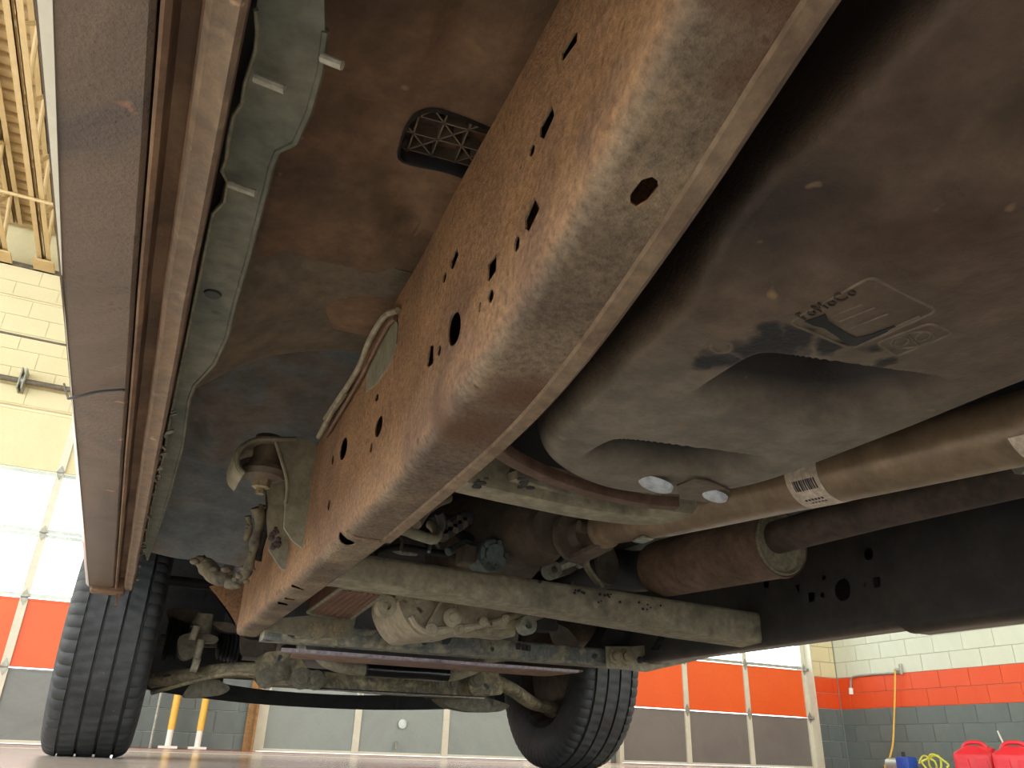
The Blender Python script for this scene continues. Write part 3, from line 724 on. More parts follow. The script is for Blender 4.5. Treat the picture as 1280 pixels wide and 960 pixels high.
# ribbed plug in the pan
bm = B(); cx = sum(p[0] for p in oval)/len(oval); cy = sum(p[1] for p in oval)/len(oval)
loft(bm, [[(cx+(p[0]-cx)*s, cy+(p[1]-cy)*s, z) for p in oval] for s, z in ((1.06, .620), (1.03, .6155), (1.0, .617), (.985, .63), (.96, .648))]+[], closed=True, cap=False)
PL = put('ribbed_plug', bm, M_['dark_mech'], T, True, label='oval ribbed plastic plug in the floor pan')
bm = B(); prism(bm, [(p[0], p[1], .646) for p in oval], (0, 0, .003)); put('plug_back', bm, G('plug_back', ['3a322c', '6a4a38', '2e2c2b'], 22, .7, .2), PL)
u1 = (pq[5]-pq[3]).normalized(); u2 = V(-u1.y, u1.x, 0); c0 = V(cx, cy, 0)
def clip_line(p, d):
    ts = []
    n = len(oval)
    for i in range(n):
        a = V(*oval[i], 0); b = V(*oval[(i+1) % n], 0); e = b-a; den = d.x*e.y-d.y*e.x
        if abs(den) < 1e-9: continue
        t = ((a.x-p.x)*e.y-(a.y-p.y)*e.x)/den; s = ((a.x-p.x)*d.y-(a.y-p.y)*d.x)/den
        if 0 <= s <= 1: ts.append(t)
    return (min(ts), max(ts)) if len(ts) > 1 else None
for k, (dd, sp) in enumerate(((u1, .026), (u2, .026), ((u1+u2).normalized(), .037), ((u1-u2).normalized(), .037))):
    nn = V(-dd.y, dd.x, 0)
    for j in range(-4, 5):
        p = c0+nn*sp*(j+.5*(k < 2)); r = clip_line(p, dd)
        if not r or r[1]-r[0] < .02: continue
        a, b = p+dd*r[0], p+dd*r[1]; bm = B()
        prism(bm, [a+nn*.0009+V(0, 0, .631), b+nn*.0009+V(0, 0, .631), b-nn*.0009+V(0, 0, .631), a-nn*.0009+V(0, 0, .631)], (0, 0, .02)); put('rib', bm, M_['brown_mech'], PL)
# arched crossmember of the floor ahead of it
def arch_z(x): return interp(x, [-.02, .01, .06, .11, .16, .21, .25, .34], [.495, .515, .562, .598, .618, .632, .64, .64])
bm = B(); ss = []
for x in linspace(-.02, .34, 30):
    e = arch_z(x); w = .004*noise.noise(V(x*10, 2, 2))
    ss.append([(x, .86+w, .625), (x, .93, .612+.3*(e-.6)), (x, 1.0, e+.004), (x, 1.12+w, e-.006), (x, 1.145, e), (x, 1.15, e+.012), (x, 1.14, e+.03), (x, 1.12, .80)])
loft(bm, ss, closed=False, cap=False); put('floor_crossmember', bm, M_['pan_grey'], T, True, label='arched floor crossmember'); solid(bpy.data.objects['floor_crossmember'], .004)
# toeboard and inner wheel house
bm = B()
def toe(x, t):
    y, z = interp(t, [0, .25, .5, .75, 1], [1.10, 1.35, 1.75, 2.2, 2.42]), interp(t, [0, .25, .5, .75, 1], [.76, .76, .70, .62, .53])
    z += .012*noise.noise(V(x*7, y*4, 6))+.05*(x/.25)*(1-t)*.4
    for a, b, r, h in (((.02, 1.5), (.12, 2.0), .04, -.012), ((.0, 1.9), (.10, 1.6), .03, .012), ((.05, 2.1), (.2, 2.2), .05, -.012)):
        z += h*(1-sst(0, r, seg_d((x, y), a, b)))
    return (x, y, z)
loft(bm, [[toe(x, t) for x in linspace(-.012, .40, 24)] for t in linspace(0, 1, 40)], closed=False, cap=False)
solid(put('toeboard', bm, M_['toe'], T, True, label='grey brown toeboard and wheel house sheet'), .004)
c = at(216, 680, z=.58); bm = B(); lathe(bm, [(0, 0), (0, .022), (.006, .02), (.006, 0)], c, (0, .3, -1), 20); put('drain_plug', bm, M_['dark_mech'], T, True)
# grey cover with scalloped edge beside the pinch seam
lz = .462
edge_l = [(322, -30), (318, 10), (322, 38), (320, 62), (306, 105), (303, 128), (288, 142), (284, 170), (283, 198), (276, 212), (285, 226), (281, 250), (264, 265), (258, 290), (247, 345), (238, 385), (237, 395), (232, 410), (226, 430), (222, 455), (216, 500), (207, 540), (206, 562), (199, 590), (190, 620), (186, 650), (180, 690)]
edge_r = [(184, 700), (205, 640), (228, 560), (236, 500), (243, 482), (268, 455), (284, 420), (292, 385), (302, 350), (311, 320), (318, 290), (330, 245), (338, 212), (346, 190), (368, 180), (386, 140), (400, 90), (406, 40), (404, -30)]
def lp(q): p = at(*q, z=lz); return V(max(p.x, -.009), p.y, lz+.02*max(0, p.x))
bm = B(); prism(bm, [lp(q) for q in edge_l+edge_r], (0, 0, .005)); LN = put('side_cover', bm, M_['liner'], T, label='grey green plastic cover with scalloped edge')
bm = B(); tube(bm, [lp(q)+V(0, 0, -.001) for q in edge_l[1:]], .0016, 6); put('cover_rim', bm, G('cover_rim', ['6f6f60', '878670'], 20), LN, True)
bm = B(); tube(bm, [lp(q)+V(0, 0, .001) for q in edge_r[:-1]], .003, 6); put('cover_fold', bm, M_['liner'], LN, True)
for a, b in (((318, 97), (356, 112)), ((286, 230), (320, 242)), ((402, 72), (428, 82))):
    bm = B(); p, q = at(*a, z=lz-.006), at(*b, z=lz-.012); tube(bm, [p, q], .0032, 8); put('pale_pin', bm, M_['pin'], LN, True, label='pale plastic pin')
c = at(266, 367, z=lz); bm = B(); lathe(bm, [(0, 0), (0, .009), (.002, .008), (.002, 0)], c, (0, 0, -1), 14); put('cover_plug', bm, M_['boot'], LN, True)

# ---- brake lines on the rail with their clip
def top_pt(px, py, dx=0): 
    p = hit_x(px, py, lambda y: xo(y)-dx); return p
bm = B(); tube(bm, curve([top_pt(497, 388, .004), top_pt(480, 396, .008), top_pt(462, 425, .010), top_pt(447, 462, .012), top_pt(420, 505, .012), top_pt(398, 546, .012)], 6), .0042, 8); LNS = put('brake_line', bm, M_['olive'], RL, True)
bm = B(); tube(bm, curve([top_pt(494, 398, .004), top_pt(484, 408, .006), top_pt(468, 438, .006), top_pt(452, 470, .006), top_pt(430, 508, .006), top_pt(408, 545, .006)], 6), .003, 8); put('brake_line', bm, M_['strap'], RL, True)
bm = B(); a, b = top_pt(431, 490, .010), top_pt(408, 524, .010); tube(bm, [a, b], .0065, 8, flatten=.6); tube(bm, [b, b+V(0, 0, -.012)], .004, 8); put('line_clip', bm, M_['mount'], RL, True)
# dished recess at the top of the web
bm = B(); pts = [(492, 392), (497, 405), (495, 430), (487, 455), (470, 480), (457, 490), (458, 466), (470, 430), (482, 405)]
prism(bm, [top_pt(*q, .0015) for q in rnd_poly([V(*p, 0) for p in pts], 8, 3) for q in [(q.x, q.y)]] if False else [top_pt(p[0], p[1], .0015) for p in pts], (.002, 0, 0)); put('web_patch', bm, M_['mount'], RL)

# ---- body mount
y0 = 1.36
MB = [(345, 553), (357, 548), (372, 548), (398, 553), (399, 600), (394, 650), (386, 682), (377, 684), (366, 676), (355, 659), (357, 630), (359.7, 609), (357, 592), (352, 575)]
bm = B(); prism(bm, [at(*q, y=y0) for q in MB], (0, .007, 0)); BM = put('body_mount', bm, M_['mount'], T, label='grey green body mount bracket')
bm = B(); top = curve([at(*q, y=y0) for q in ((306, 592), (300, 586), (297, 577), (299, 563), (311, 553), (328, 548.5), (345, 549), (370, 549))], 5)
loft(bm, [[p for p in top], [p+V(0, .05, .002) for p in top], [p+V(0, .11, .002) for p in top]], closed=False, cap=False); solid(put('mount_shell', bm, M_['mount'], BM, True), .005, 1)
bm = B(); tube(bm, top, .0042, 8); tube(bm, curve([at(*q, y=y0) for q in ((345, 553), (352, 575), (357, 592), (359.7, 609), (357, 630))], 4), .0035, 8); put('rolled_edge', bm, M_['mount'], BM, True)
bm = B(); prism(bm, [at(*q, y=y0+.13) for q in ((297, 577), (299, 563), (311, 553), (345, 549), (365, 560), (365, 600), (318, 600))], (0, .004, 0)); put('shell_back', bm, M_['toe'], BM)
c = at(329, 592, y=1.415)
bm = B(); lathe(bm, [(.07, 0), (.07, .024), (.028, .024), (.026, .027), (.012, .028), (.010, .038), (.002, .040), (-.004, .036), (-.008, .034), (-.012, .024), (-.014, .0)], c, (0, 0, 1), 24); BU = put('rubber_bushing', bm, M_['brown_mech'], BM, True)
bm = B(); lathe(bm, [(-.012, 0), (-.012, .016), (-.026, .016), (-.028, .008), (-.038, .008), (-.038, 0)], c, (0, 0, 1), 6); put('mount_bolt', bm, M_['bolt'], BM)
bm = B(); prism(bm, [at(*q, y=1.52) for q in ((331, 600), (354, 602), (356, 655), (361, 668), (360, 695), (357, 712), (352, 711), (344, 700), (336, 687), (338, 650), (334, 625))], (0, .006, 0)); put('hanger_plate', bm, M_['mount'], T)
for i in range(7):
    pass
random.seed(5)
bm = B()
for i in range(16):
    q = (343+random.uniform(-4, 5), 672+random.uniform(-12, 14)); p = at(*q, y=1.517)
    t = B(); bmesh.ops.create_icosphere(t, subdivisions=1, radius=random.uniform(.003, .007), matrix=Matrix.Translation(p) @ Matrix.Diagonal((1, .4, 1, 1))); join(bm, t)
put('flaking_patch', bm, G('flaking', ['3c3030', '5a4848'], 60), T, True, stuff=True)
def lumpy(name, pts, r, mat, y, par=T, seed=1, n=7):
    random.seed(seed); P = curve([at(*q, y=y+k*.01) for k, q in enumerate(pts)], n); bm = B()
    tube(bm, P, [r*(.8+.5*noise.noise(p*45)) for i, p in enumerate(P)], 10)
    for i in range(9):
        p = random.choice(P)+V(random.uniform(-1, 1), random.uniform(-1, 0), random.uniform(-1, 1))*r*.75
        t = B(); bmesh.ops.create_icosphere(t, subdivisions=2, radius=r*random.uniform(.25, .45), matrix=Matrix.Translation(p) @ Matrix.Diagonal((1.3, .8, .9, 1))); join(bm, t)
    return put(name, bm, mat, par, True)
lumpy('brake_hose', [(321, 634), (325, 650), (320, 672), (316, 690), (310, 713)], .013, M_['knuckle'], 1.72)
lumpy('brake_hose', [(330, 636), (333, 655), (327, 680), (320, 700)], .010, M_['dark_mech'], 1.74, seed=2)
lumpy('hose_fitting', [(310, 645), (312, 660), (307, 676)], .008, M_['knuckle'], 1.74, seed=3)
lumpy('hose_bracket', [(312, 706), (304, 722), (296, 730), (284, 727)],   .017, M_['knuckle'], 1.8, seed=4)
lumpy('hose_bracket', [(285, 722), (272, 722), (262, 712), (250, 700)], .022, M_['knuckle'], 1.95, seed=5)
bm = B(); prism(bm, [at(*q, y=2.26) for q in ((262, 733), (316, 722), (330, 700), (345, 700), (312, 792), (298, 786), (286, 765))], (0, .008, 0)); put('gusset_plate', bm, M_['rail'], T)

# ---- fuel tank
TO = cat_closed([V(.262, -.62, 0), (.258, -.2, 0), (.272, .1, 0), (.296, .28, 0), (.326, .43, 0), (.345, .58, 0), (.368, .72, 0), (.405, .795, 0), (.47, .842, 0), (.545, .862, 0), (.615, .845, 0), (.66, .795, 0), (.682, .70, 0), (.682, .5, 0), (.680, .2, 0), (.675, -.2, 0), (.67, -.62, 0), (.47, -.66, 0)], 14)
tc = V(.48, .25, 0); TZ = .36
def tank_z(x, y):
    z = TZ+.0025*noise.noise(V(x*9, y*9, 1))
    # two hollows: steep on the rear side, fading out towards the front
    for ax_, ay, bx_, by_, wr, wf_, h in ((.448, .436, .600, .404, .026, .13, .085), (.448, .664, .598, .636, .024, .10, .070)):
        t = (x-ax_)/(bx_-ax_); yc = ay+(by_-ay)*t; e = sst(-.16, .10, t)*(1-sst(.70, 1.25, t))
        q = y-yc
        if -.05 < q < .2: z += h*e*sst(-.004, wr, q)*(1-sst(wr*1.2, wf_, q))
    z += .014*(1-sst(.0, .09, seg_d((x, y), (.33, .30), (.33, .34))))                 # hollow near the rail
    z += .010*(1-sst(.02, .10, seg_d((x, y), (.56, .17), (.60, .05))))
    z -= .006*(1-sst(.02, .07, seg_d((x, y), (.60, .26), (.66, .24))))
    z += .010*sst(.40, .30, y)*sst(.45, .36, x)
    return z
SR = linspace(0.02, .90, 110)
rings = []
for s in SR: rings.append([V(tc.x+(p.x-tc.x)*s, tc.y+(p.y-tc.y)*s, 0) for p in TO])
for r in rings:
    for p in r: p.z = tank_z(p.x, p.y)
for k in range(1, 9):
    a = k/8*PI/2; s = .90+.10*math.sin(a); rr = []
    for p in TO:
        q = V(tc.x+(p.x-tc.x)*s, tc.y+(p.y-tc.y)*s, 0); q.z = tank_z(q.x, q.y)*(1-k/8)+(TZ)*(k/8)+.05*(1-math.cos(a)); rr.append(q)
    rings.append(rr)
for s, z in ((1.0, .46), (1.018, .465), (1.018, .477), (1.0, .482), (.985, .60)): rings.append([V(tc.x+(p.x-tc.x)*s, tc.y+(p.y-tc.y)*s, z) for p in TO])
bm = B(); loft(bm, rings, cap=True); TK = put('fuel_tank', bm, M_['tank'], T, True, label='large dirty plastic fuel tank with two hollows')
# raised plates, emblem and lettering moulded in the tank
def tz(q, d=.0): p = at(*q, z=TZ); p.z = tank_z(p.x, p.y)-d; return p
def ridge(name, pts, r=.0013, rr=8, mat='tank_relief'):
    o = rnd_poly([V(*p, 0) for p in pts], rr, 4); P = [tz((p.x, p.y)) for p in o]; P.append(P[0]); bm = B(); tube(bm, P, r, 6, cap=False); return put(name, bm, M_[mat], TK, True)
ridge('plate_outline', [(986, 404), (1065, 436), (1172, 386), (1091, 349)], .0014, 10)
ridge('emblem_outline', [(1096, 428), (1121, 446), (1192, 416), (1162, 402)], .0013, 8)
P = [tz((1141+27*math.cos(a)*.99-3*math.sin(a), 424.5-9*math.cos(a)*.35+10.5*math.sin(a))) for a in linspace(0, 2*PI, 40)]; bm = B(); tube(bm, P, .0012, 6); tube(bm, [tz((1133, 415)), tz((1150, 434))], .0009, 6)
for cx_, cy_ in ((1127, 427), (1154, 420)):
    tube(bm, [tz((cx_+9*math.cos(a), cy_-2*math.cos(a)+5.5*math.sin(a))) for a in linspace(0, 2*PI, 24)], .0009, 6)
put('oval_emblem', bm, M_['tank_relief'], TK, True)
def text_on(txt, a, b, height_px, mat, name, par, depth=.0012, off=.0008):
    p0, p1 = tz(a), tz(b); e1 = (p1-p0); wid = e1.length; e1.normalize()
    up = tz((a[0]+height_px[0], a[1]+height_px[1]))-p0; h = up.length; e2 = (up-e1*up.dot(e1)).normalized(); e3 = e1.cross(e2)
    c = bpy.data.curves.new('t', 'FONT'); c.body = txt; c.size = 1; c.extrude = .5; c.space_character = 1.25
    o = bpy.data.objects.new('t', c); COL.objects.link(o); dg = bpy.context.evaluated_depsgraph_get(); me = bpy.data.meshes.new_from_object(o.evaluated_get(dg)); bpy.data.objects.remove(o)
    xs = [v.co.x for v in me.vertices]; ys = [v.co.y for v in me.vertices]; sx = wid/(max(xs)-min(xs)); sy = h/(max(ys)-min(ys)); mx = min(xs)
    for v in me.vertices:
        q = p0+e1*((v.co.x-mx)*sx)+e2*(v.co.y*sy)+e3*((v.co.z)*depth+off); v.co = q
    t = B(); t.from_mesh(me); return put(name, t, mat, par)
text_on('FoMoCo', (1006, 400), (1073, 368), (-3.5, -9), M_['tank_dark'], 'moulded_lettering', TK)
bm = B(); prism(bm, [tz(q, .0002) for q in ((1006, 402), (1022, 397), (1032, 393), (1036, 402), (1046, 408), (1058, 415), (1070, 421), (1090, 416), (1118, 405), (1120, 408), (1090, 422), (1070, 431), (1060, 431), (1046, 420), (1030, 410), (1016, 407))], (0, 0, -.0005)); put('oily_patch', bm, G('oily', ['15171a', '1d1e20'], 30, .25, .1), TK)
bm = B()
for a, b in (((1050, 402), (1094, 384)), ((1060, 412), (1110, 391)), ((1040, 396), (1078, 381))): tube(bm, [tz(a), tz(b)], .0008, 6)
tube(bm, [tz((1110, 412)), tz((1150, 393))], .0012, 6)
put('moulded_line', bm, M_['tank_relief'], TK, True, stuff=True)
bm = B(); P = [tz((902+13*math.cos(a), 434+7*math.sin(a))) for a in linspace(0, 2*PI, 20)]; tube(bm, P, .0016, 6); put('moulded_ring', bm, M_['tank_relief'], TK, True)
# plugs under the front hollow, window reflection painted as pale blue-white
M_['glint'] = G('painted_glint', ['c2ccd6', 'd2dce6'], 20, .3, .05, 40)
for q, rx in (((819, 607), .020), ((893, 621), .015)):
    p = at(*q, z=.354); bm = B(); lathe(bm, [(-.004, rx*1.1), (.001, rx*1.05), (.003, rx*.9), (.0025, rx*.45), (.001, rx*.35), (.001, 0)], p, (-.25, .2, -1), 24); put('drain_plug', bm, M_['glint'], TK, True, label='pale plug with painted window reflection')
bm = B(); prism(bm, [at(*q, z=.3595) for q in ((846, 606), (868, 597), (888, 601), (912, 612), (905, 624), (880, 626), (850, 622))], (0, 0, -.002)); put('flat_pad', bm, M_['tank_relief'], TK)
# strap tray and crossmember in front of the tank
def band(name, px, z, w, h, mat, lab=None, par=T, dz=0):
    P = curve([at(*q, z=z+dz*k) for k, q in enumerate(px)], 6); ss = []
    for i, p in enumerate(P):
        d = (P[min(i+1, len(P)-1)]-P[max(0, i-1)]); n = V(-d.y, d.x, 0).normalized()
        ss.append([p+n*w*.5*c+V(0, 0, 1)*(h*s) for c, s in ((-1, .15), (-.9, 0), (-.2, -.02), (.7, 0), (1, .25), (1, 1), (-1, 1))])
    bm = B(); loft(bm, ss); return put(name, bm, mat, par, True, label=lab)
band('tank_strap', [(606, 556), (640, 580), (690, 603), (740, 619), (800, 632), (846, 636)], .368, .022, .014, M_['strap'], 'rusty strap around tank front')
band('tank_strap', [(640, 600), (700, 618), (760, 633), (815, 641), (850, 640)], .385, .020, .012, M_['olive'])
XB = band('tank_crossmember', [(560, 606), (610, 618), (670, 631), (730, 643), (790, 651), (826, 650), (850, 640)], .372, .060, .05, M_['olive'], 'olive tank crossmember')
random.seed(11); bm = B()
for cxx, cyy in ((603, 603), (655, 604)):
    for i in range(9):
        q = (cxx+random.uniform(-8, 8), cyy+random.uniform(-6, 6)); p = at(*q, z=.3705)
        t = B(); bmesh.ops.create_icosphere(t, subdivisions=1, radius=random.uniform(.002, .006), matrix=Matrix.Translation(p) @ Matrix.Diagonal((1.4, 1.4, .3, 1))); join(bm, t)
put('peeled_paint', bm, M_['boot'], XB, stuff=True)

# ---- driveshaft
zs = lambda y: .395+(y-.49)*.0957
A = V(CL, -1.2, zs(-1.2)); Bp = V(CL, 1.36, zs(1.36)); dv = (Bp-A).normalized()
def sp(y): return V(CL, y, zs(y))
bm = B(); Ls = (Bp-A).length
lathe(bm, [(0, 0), (0, .041), (Ls-.22, .041), (Ls-.20, .0405), (Ls-.10, .036), (Ls-.03, .034), (Ls, .034), (Ls+.002, .040), (Ls+.014, .040), (Ls+.016, .03), (Ls+.016, 0)], A, dv, 40)
DS = put('driveshaft', bm, M_['shaft'], T, True, label='tan driveshaft with paper label')
def on_shaft(y, th, r): a = V(-1, 0, 0); b = V(0, 0, -1); return sp(y)+a*math.cos(th)*r+b*math.sin(th)*r
def wrap(name, y0, y1, t0, t1, r, mat, par):
    bm = B(); loft(bm, [[on_shaft(y, t, r) for t in linspace(t0, t1, 14)] for y in linspace(y0, y1, 6)], closed=False, cap=False); return solid(put(name, bm, mat, par, True), .0004, 0)
ya, yb_ = at(990, 612, x=CL-.03).y, at(1030, 602, x=CL-.03).y
LB = wrap('paper_label', yb_, ya, -.5, 2.0, .0416, M_['paper'], DS); LB['label'] = 'pale paper label with barcode'
mid = (ya+yb_)/2; random.seed(9); y = mid-.022
while y < mid+.02:
    w = random.choice((.0012, .002, .0028)); wrap('barcode_bar', y, y+w, .28, .66, .0421, M_['ink'], LB); y += w+random.choice((.0012, .0016, .0024))
for t0, t1, n in ((1.02, 1.10, 6), (1.2, 1.25, 5)):
    y = mid-.016
    for k in range(n): wrap('label_dash', y, y+.0035, t0, t1, .0421, M_['ink'], LB); y += .0058
wrap('paper_label', at(1262, 540, x=CL-.03).y-.10, at(1262, 540, x=CL-.03).y, .5, 2.0, .0416, M_['paper'], DS)
p = on_shaft(1.22, 1.35, .041); bm = B(); bevbox(bm, p.x-.012, p.x+.012, p.y-.018, p.y+.018, p.z-.004, p.z+.003, .002); put('balance_weight', bm, M_['galv'], DS)
# yoke, joint and flange
j = sp(1.44)
bm = B(); lathe(bm, [(0, 0), (0, .030), (.03, .034), (.035, .058), (.05, .060), (.052, .04), (.09, .038), (.09, 0)], j, dv, 28); YK = put('pinion_flange', bm, M_['brown_mech'], DS, True)
bm = B()
for s in (-1, 1): prism(bm, rnd_poly([j+V(-.02, -.075, s*.036), j+V(.02, -.075, s*.036), j+V(.022, .03, s*.042), j+V(-.022, .03, s*.042)], .01, 3), V(0, 0, s*.009))
tube(bm, [j+V(0, -.04, -.045), j+V(0, -.04, .045)], .013, 12); tube(bm, [j+V(-.045, -.04, 0), j+V(.045, -.04, 0)], .013, 12); put('universal_joint', bm, M_['brown_mech'], DS, True)

# ---- exhaust
mx = 1.12; mc = at(975, 679, x=mx); mf = at(822, 712, x=mx); ma = (mf-mc); ml = ma.length; ma.normalize()
bm = B(); lathe(bm, [(0, .055), (0, .062), (-.004, .066), (.004, .068), (.012, .066), (ml-.03, .066), (ml-.008, .064), (ml, .055), (ml+.004, .0)], mc, ma, 48); MU = put('muffler', bm, M_['muffler'], T, True, label='rust brown muffler drum')
bm = B(); lathe(bm, [(0, 0), (0, .054), (-.003, .057), (-.006, .060), (-.002, .063), (.004, .062), (.006, 0)], mc, ma, 48); put('end_cap', bm, M_['muff_end'], MU, True, label='pale grey muffler end cap')
bm = B(); tube(bm, [mc+ma*.01+V(-.008, 0, .010), at(1100, 637, x=mx), at(1275, 594, x=mx), V(mx, -.6, .50)], .032, 24); put('exhaust_pipe', bm, M_['pipe'], MU, True)
bm = B(); tube(bm, curve([mf-ma*.01, mf+ma*.08+V(-.01, 0, .005), at(752, 712, x=1.06), at(700, 735, x=1.02), V(.98, 2.2, .5)], 5), .050, 20); put('flex_pipe', bm, M_['dark_mech'], MU, True)
p = at(755, 702, y=1.62); bm = B()
prism(bm, rnd_poly([p+V(-.03, 0, .05), p+V(.02, 0, .055), p+V(.045, 0, .0), p+V(.03, 0, -.055), p+V(-.01, 0, -.05), p+V(-.02, 0, 0)], .02, 4), (0, .012, 0)); put('exhaust_flange', bm, M_['brown_mech'], MU)
p = at(742, 706, y=1.58); bm = B(); tube(bm, curve([p+V(0, 0, .05), p+V(-.02, 0, .0), p+V(.02, 0, -.05)], 5), .012, 8, flatten=.5); put('band_clamp', bm, M_['olive'], MU, True)
p = at(1272, 582, x=.98); bm = B(); lathe(bm, [(0, 0), (0, .012), (.02, .012), (.022, .006), (.04, .006), (.04, 0)], p, (1, -.3, .1), 8); put('hanger_bolt', bm, M_['galv'], MU)

# ---- transmission crossmember (the upper pale beam)
bm = B(); secs = []
for x, ya_, za, zc in ((.312, 1.52, .346, .396), (.372, 1.52, .346, .3965), (.7, 1.525, .338, .394), (1.0, 1.53, .325, .391), (1.2, 1.535, .3175, .388), (1.395, 1.54, .314, .385)):
    secs.append([(x, ya_, zc-.004), (x, ya_-.003, zc-.008), (x, ya_-.003, za+.008), (x, ya_+.002, za), (x, ya_+.075, za-.004), (x, ya_+.08, za+.01), (x, ya_+.08, zc), (x, ya_+.004, zc)])
loft(bm, secs); CM = put('transmission_crossmember', bm, M_['olive'], T, True, label='pale olive transmission crossmember')
random.seed(21); bm = B()
for q, n, s in (((723, 740), 7, 7), ((760, 748), 8, 16), ((675, 727), 2, 1), ((812, 757), 6, 14)):
    for i in range(n):
        p = at(q[0]+random.uniform(-s, s), q[1]+random.uniform(-s, s)*.35, y=1.5225)
        t = B(); bmesh.ops.create_icosphere(t, subdivisions=1, radius=random.uniform(.0015, .004), matrix=Matrix.Translation(p) @ Matrix.Diagonal((1.3, .3, 1, 1))); join(bm, t)
put('peeled_paint', bm, M_['boot'], CM, stuff=True)
# ---- lower crossmember with bolted end brackets
def zbar(x): return .284+(x-.3)*.006
bm = B(); secs = []
for x in linspace(.30, 1.415, 24):
    a = zbar(x); w = .0008*noise.noise(V(x*20, 1, 1)); secs.append([(x, 2.05+w, a+.006), (x, 2.05+w, a+.042), (x, 2.054, a+.047), (x, 2.12, a+.047), (x, 2.12, a), (x, 2.056, a)])
loft(bm, secs); CB = put('lower_crossmember', bm, M_['front_bar'], T, True, label='scuffed lower crossmember with bolts')
def boltat(px, py, y, r, par, d=(0, -1, 0), mat='bolt'):
    p = at(px, py, y=y); bm = B(); lathe(bm, [(-.004, 0), (-.004, r*1.7), (.002, r*1.7), (.003, r), (.010, r*.95), (.011, 0)], p, d, 6 if r < .012 else 12); return put('bolt', bm, M_[mat], par, True)
bm = B(); prism(bm, [at(*q, y=2.045) for q in ((326, 775), (400, 768), (445, 772), (440, 797), (390, 798), (330, 788))], (0, .006, 0)); put('end_bracket', bm, M_['mount'], CB)
for q in ((397, 786), (421, 786)): boltat(*q, 2.045, .013, CB)
bm = B(); prism(bm, [at(*q, y=2.03) for q in ((758, 808), (759, 835), (808, 840), (930, 812), (935, 765), (880, 768), (838, 770), (832, 775), (829, 790), (815, 806), (790, 808))], (0, .006, 0)); put('riser_bracket', bm, M_['olive'], CB)
bm = B(); prism(bm, [at(*q, y=2.07) for q in ((757, 812), (785, 808), (800, 760), (775, 758), (752, 800))], (0, .006, 0)); put('riser_web', bm, M_['dark_mech'], CB)
for q in ((769.5, 820), (783, 821)): boltat(*q, 2.028, .014, CB)
for q in ((800, 825), (806, 824)): boltat(*q, 2.028, .006, CB, mat='dark_mech')
bm = B(); 
for q in ((648, 808), (655, 809), (661, 810)):
    p = at(*q, y=2.0465); box(bm, p.x-.006, p.x+.006, p.y-.001, p.y+.004, p.z-.008, p.z+.008)
put('marker_slot', bm, M_['boot'], CB, stuff=True)
# glossy black panel by the far rail that mirrors the windows
M_['mirror'] = G('glossy_black', ['16191c', '1d2124'], 8, .06, 0, 30, coat=1)
bm = B(); prism(bm, [at(814, 812, y=1.99), at(826, 790, y=1.94), at(866, 768, y=1.80), at(934, 772, y=1.62), at(936, 802, y=1.62), at(880, 816, y=1.8)], (.004, .006, 0)); put('glossy_plate', bm, M_['mirror'], T, label='glossy black plate reflecting the windows')
# skid plate and polished edge
bm = B(); zk = .272
prism(bm, rnd_poly([(.40, 2.13, zk), (1.25, 2.13, zk+.006), (1.20, 2.30, zk), (.42, 2.34, zk)], .03, 4), (0, 0, .004)); SK = put('skid_plate', bm, M_['skid'], T, label='rust brown skid plate')
bm = B(); loft(bm, [[(.36, 2.125, zk-.004), (.36, 2.140, zk-.006), (.36, 2.140, zk+.004), (.36, 2.125, zk+.004)], [(1.22, 2.125, zk+.002), (1.22, 2.140, zk), (1.22, 2.140, zk+.008), (1.22, 2.125, zk+.008)]]); put('plate_edge', bm, M_['plate_edge'], SK, label='bright worn edge')

# ---- gearbox, transfer case and what hangs between the rails
def slab(name, px, y, dy, mat, lab=None, par=T, bev=.006):
    bm = B(); prism(bm, rnd_poly([at(*q, y=y) for q in px], .02, 3), (0, dy, 0))
    o = put(name, bm, M_[mat], par, True, label=lab)
    m = o.modifiers.new('round', 'BEVEL'); m.width = bev; m.segments = 3; m.limit_method = 'ANGLE'; m.angle_limit = math.radians(50); return o
TC = slab('transfer_case', [(500, 730), (560, 722), (700, 735), (738, 748), (700, 764), (655, 782), (628, 786), (605, 783), (588, 790), (548, 793), (528, 797), (514, 786), (505, 772), (497, 752)], 1.78, .22, 'cast', 'cast aluminium transfer case', bev=.018)
for pts, r in (([(536, 780), (560, 738), (572, 730)], .005), ([(520, 752), (545, 741), (560, 735)], .006), ([(566, 783), (572, 742)], .005), ([(540, 788), (600, 782), (640, 770), (690, 752)], .008), ([(514, 770), (524, 784), (545, 792)], .009)):
    bm = B(); tube(bm, curve([at(*q, y=1.772) for q in pts], 4), r, 8); put('case_rib', bm, M_['cast'], TC, True)
for (px, py), r in (((565, 772), .022), ((539, 786), .014), ((574, 787), .013), ((604, 777), .012), ((632, 773), .010)):
    p = at(px, py, y=1.768); bm = B(); lathe(bm, [(-.02, 0), (-.02, r), (.006, r), (.009, r*.8), (.009, r*.5), (.016, r*.45), (.016, 0)], p, (-.1, -1, -.1), 20); put('case_boss', bm, M_['cast'], TC, True)
slab('case_foot', [(598, 783), (643, 772), (645, 790), (643, 797), (600, 792)], 1.80, .08, 'olive', None, TC, .004)
def lug(px, py, y, r, par=T, mat='cast', to=None):
    p = at(px, py, y=y); bm = B(); lathe(bm, [(0, r*.42), (-.0, r), (.028, r), (.028, r*.42), (0, r*.42)], p, (0, 1, 0), 24)
    if to: q = at(*to, y=y+.014); d = (q-p).normalized(); tube(bm, [p+V(0, .014, 0)+d*r*.9, q], [.010, .014], 8)
    return put('mounting_lug', bm, M_[mat], par, True)
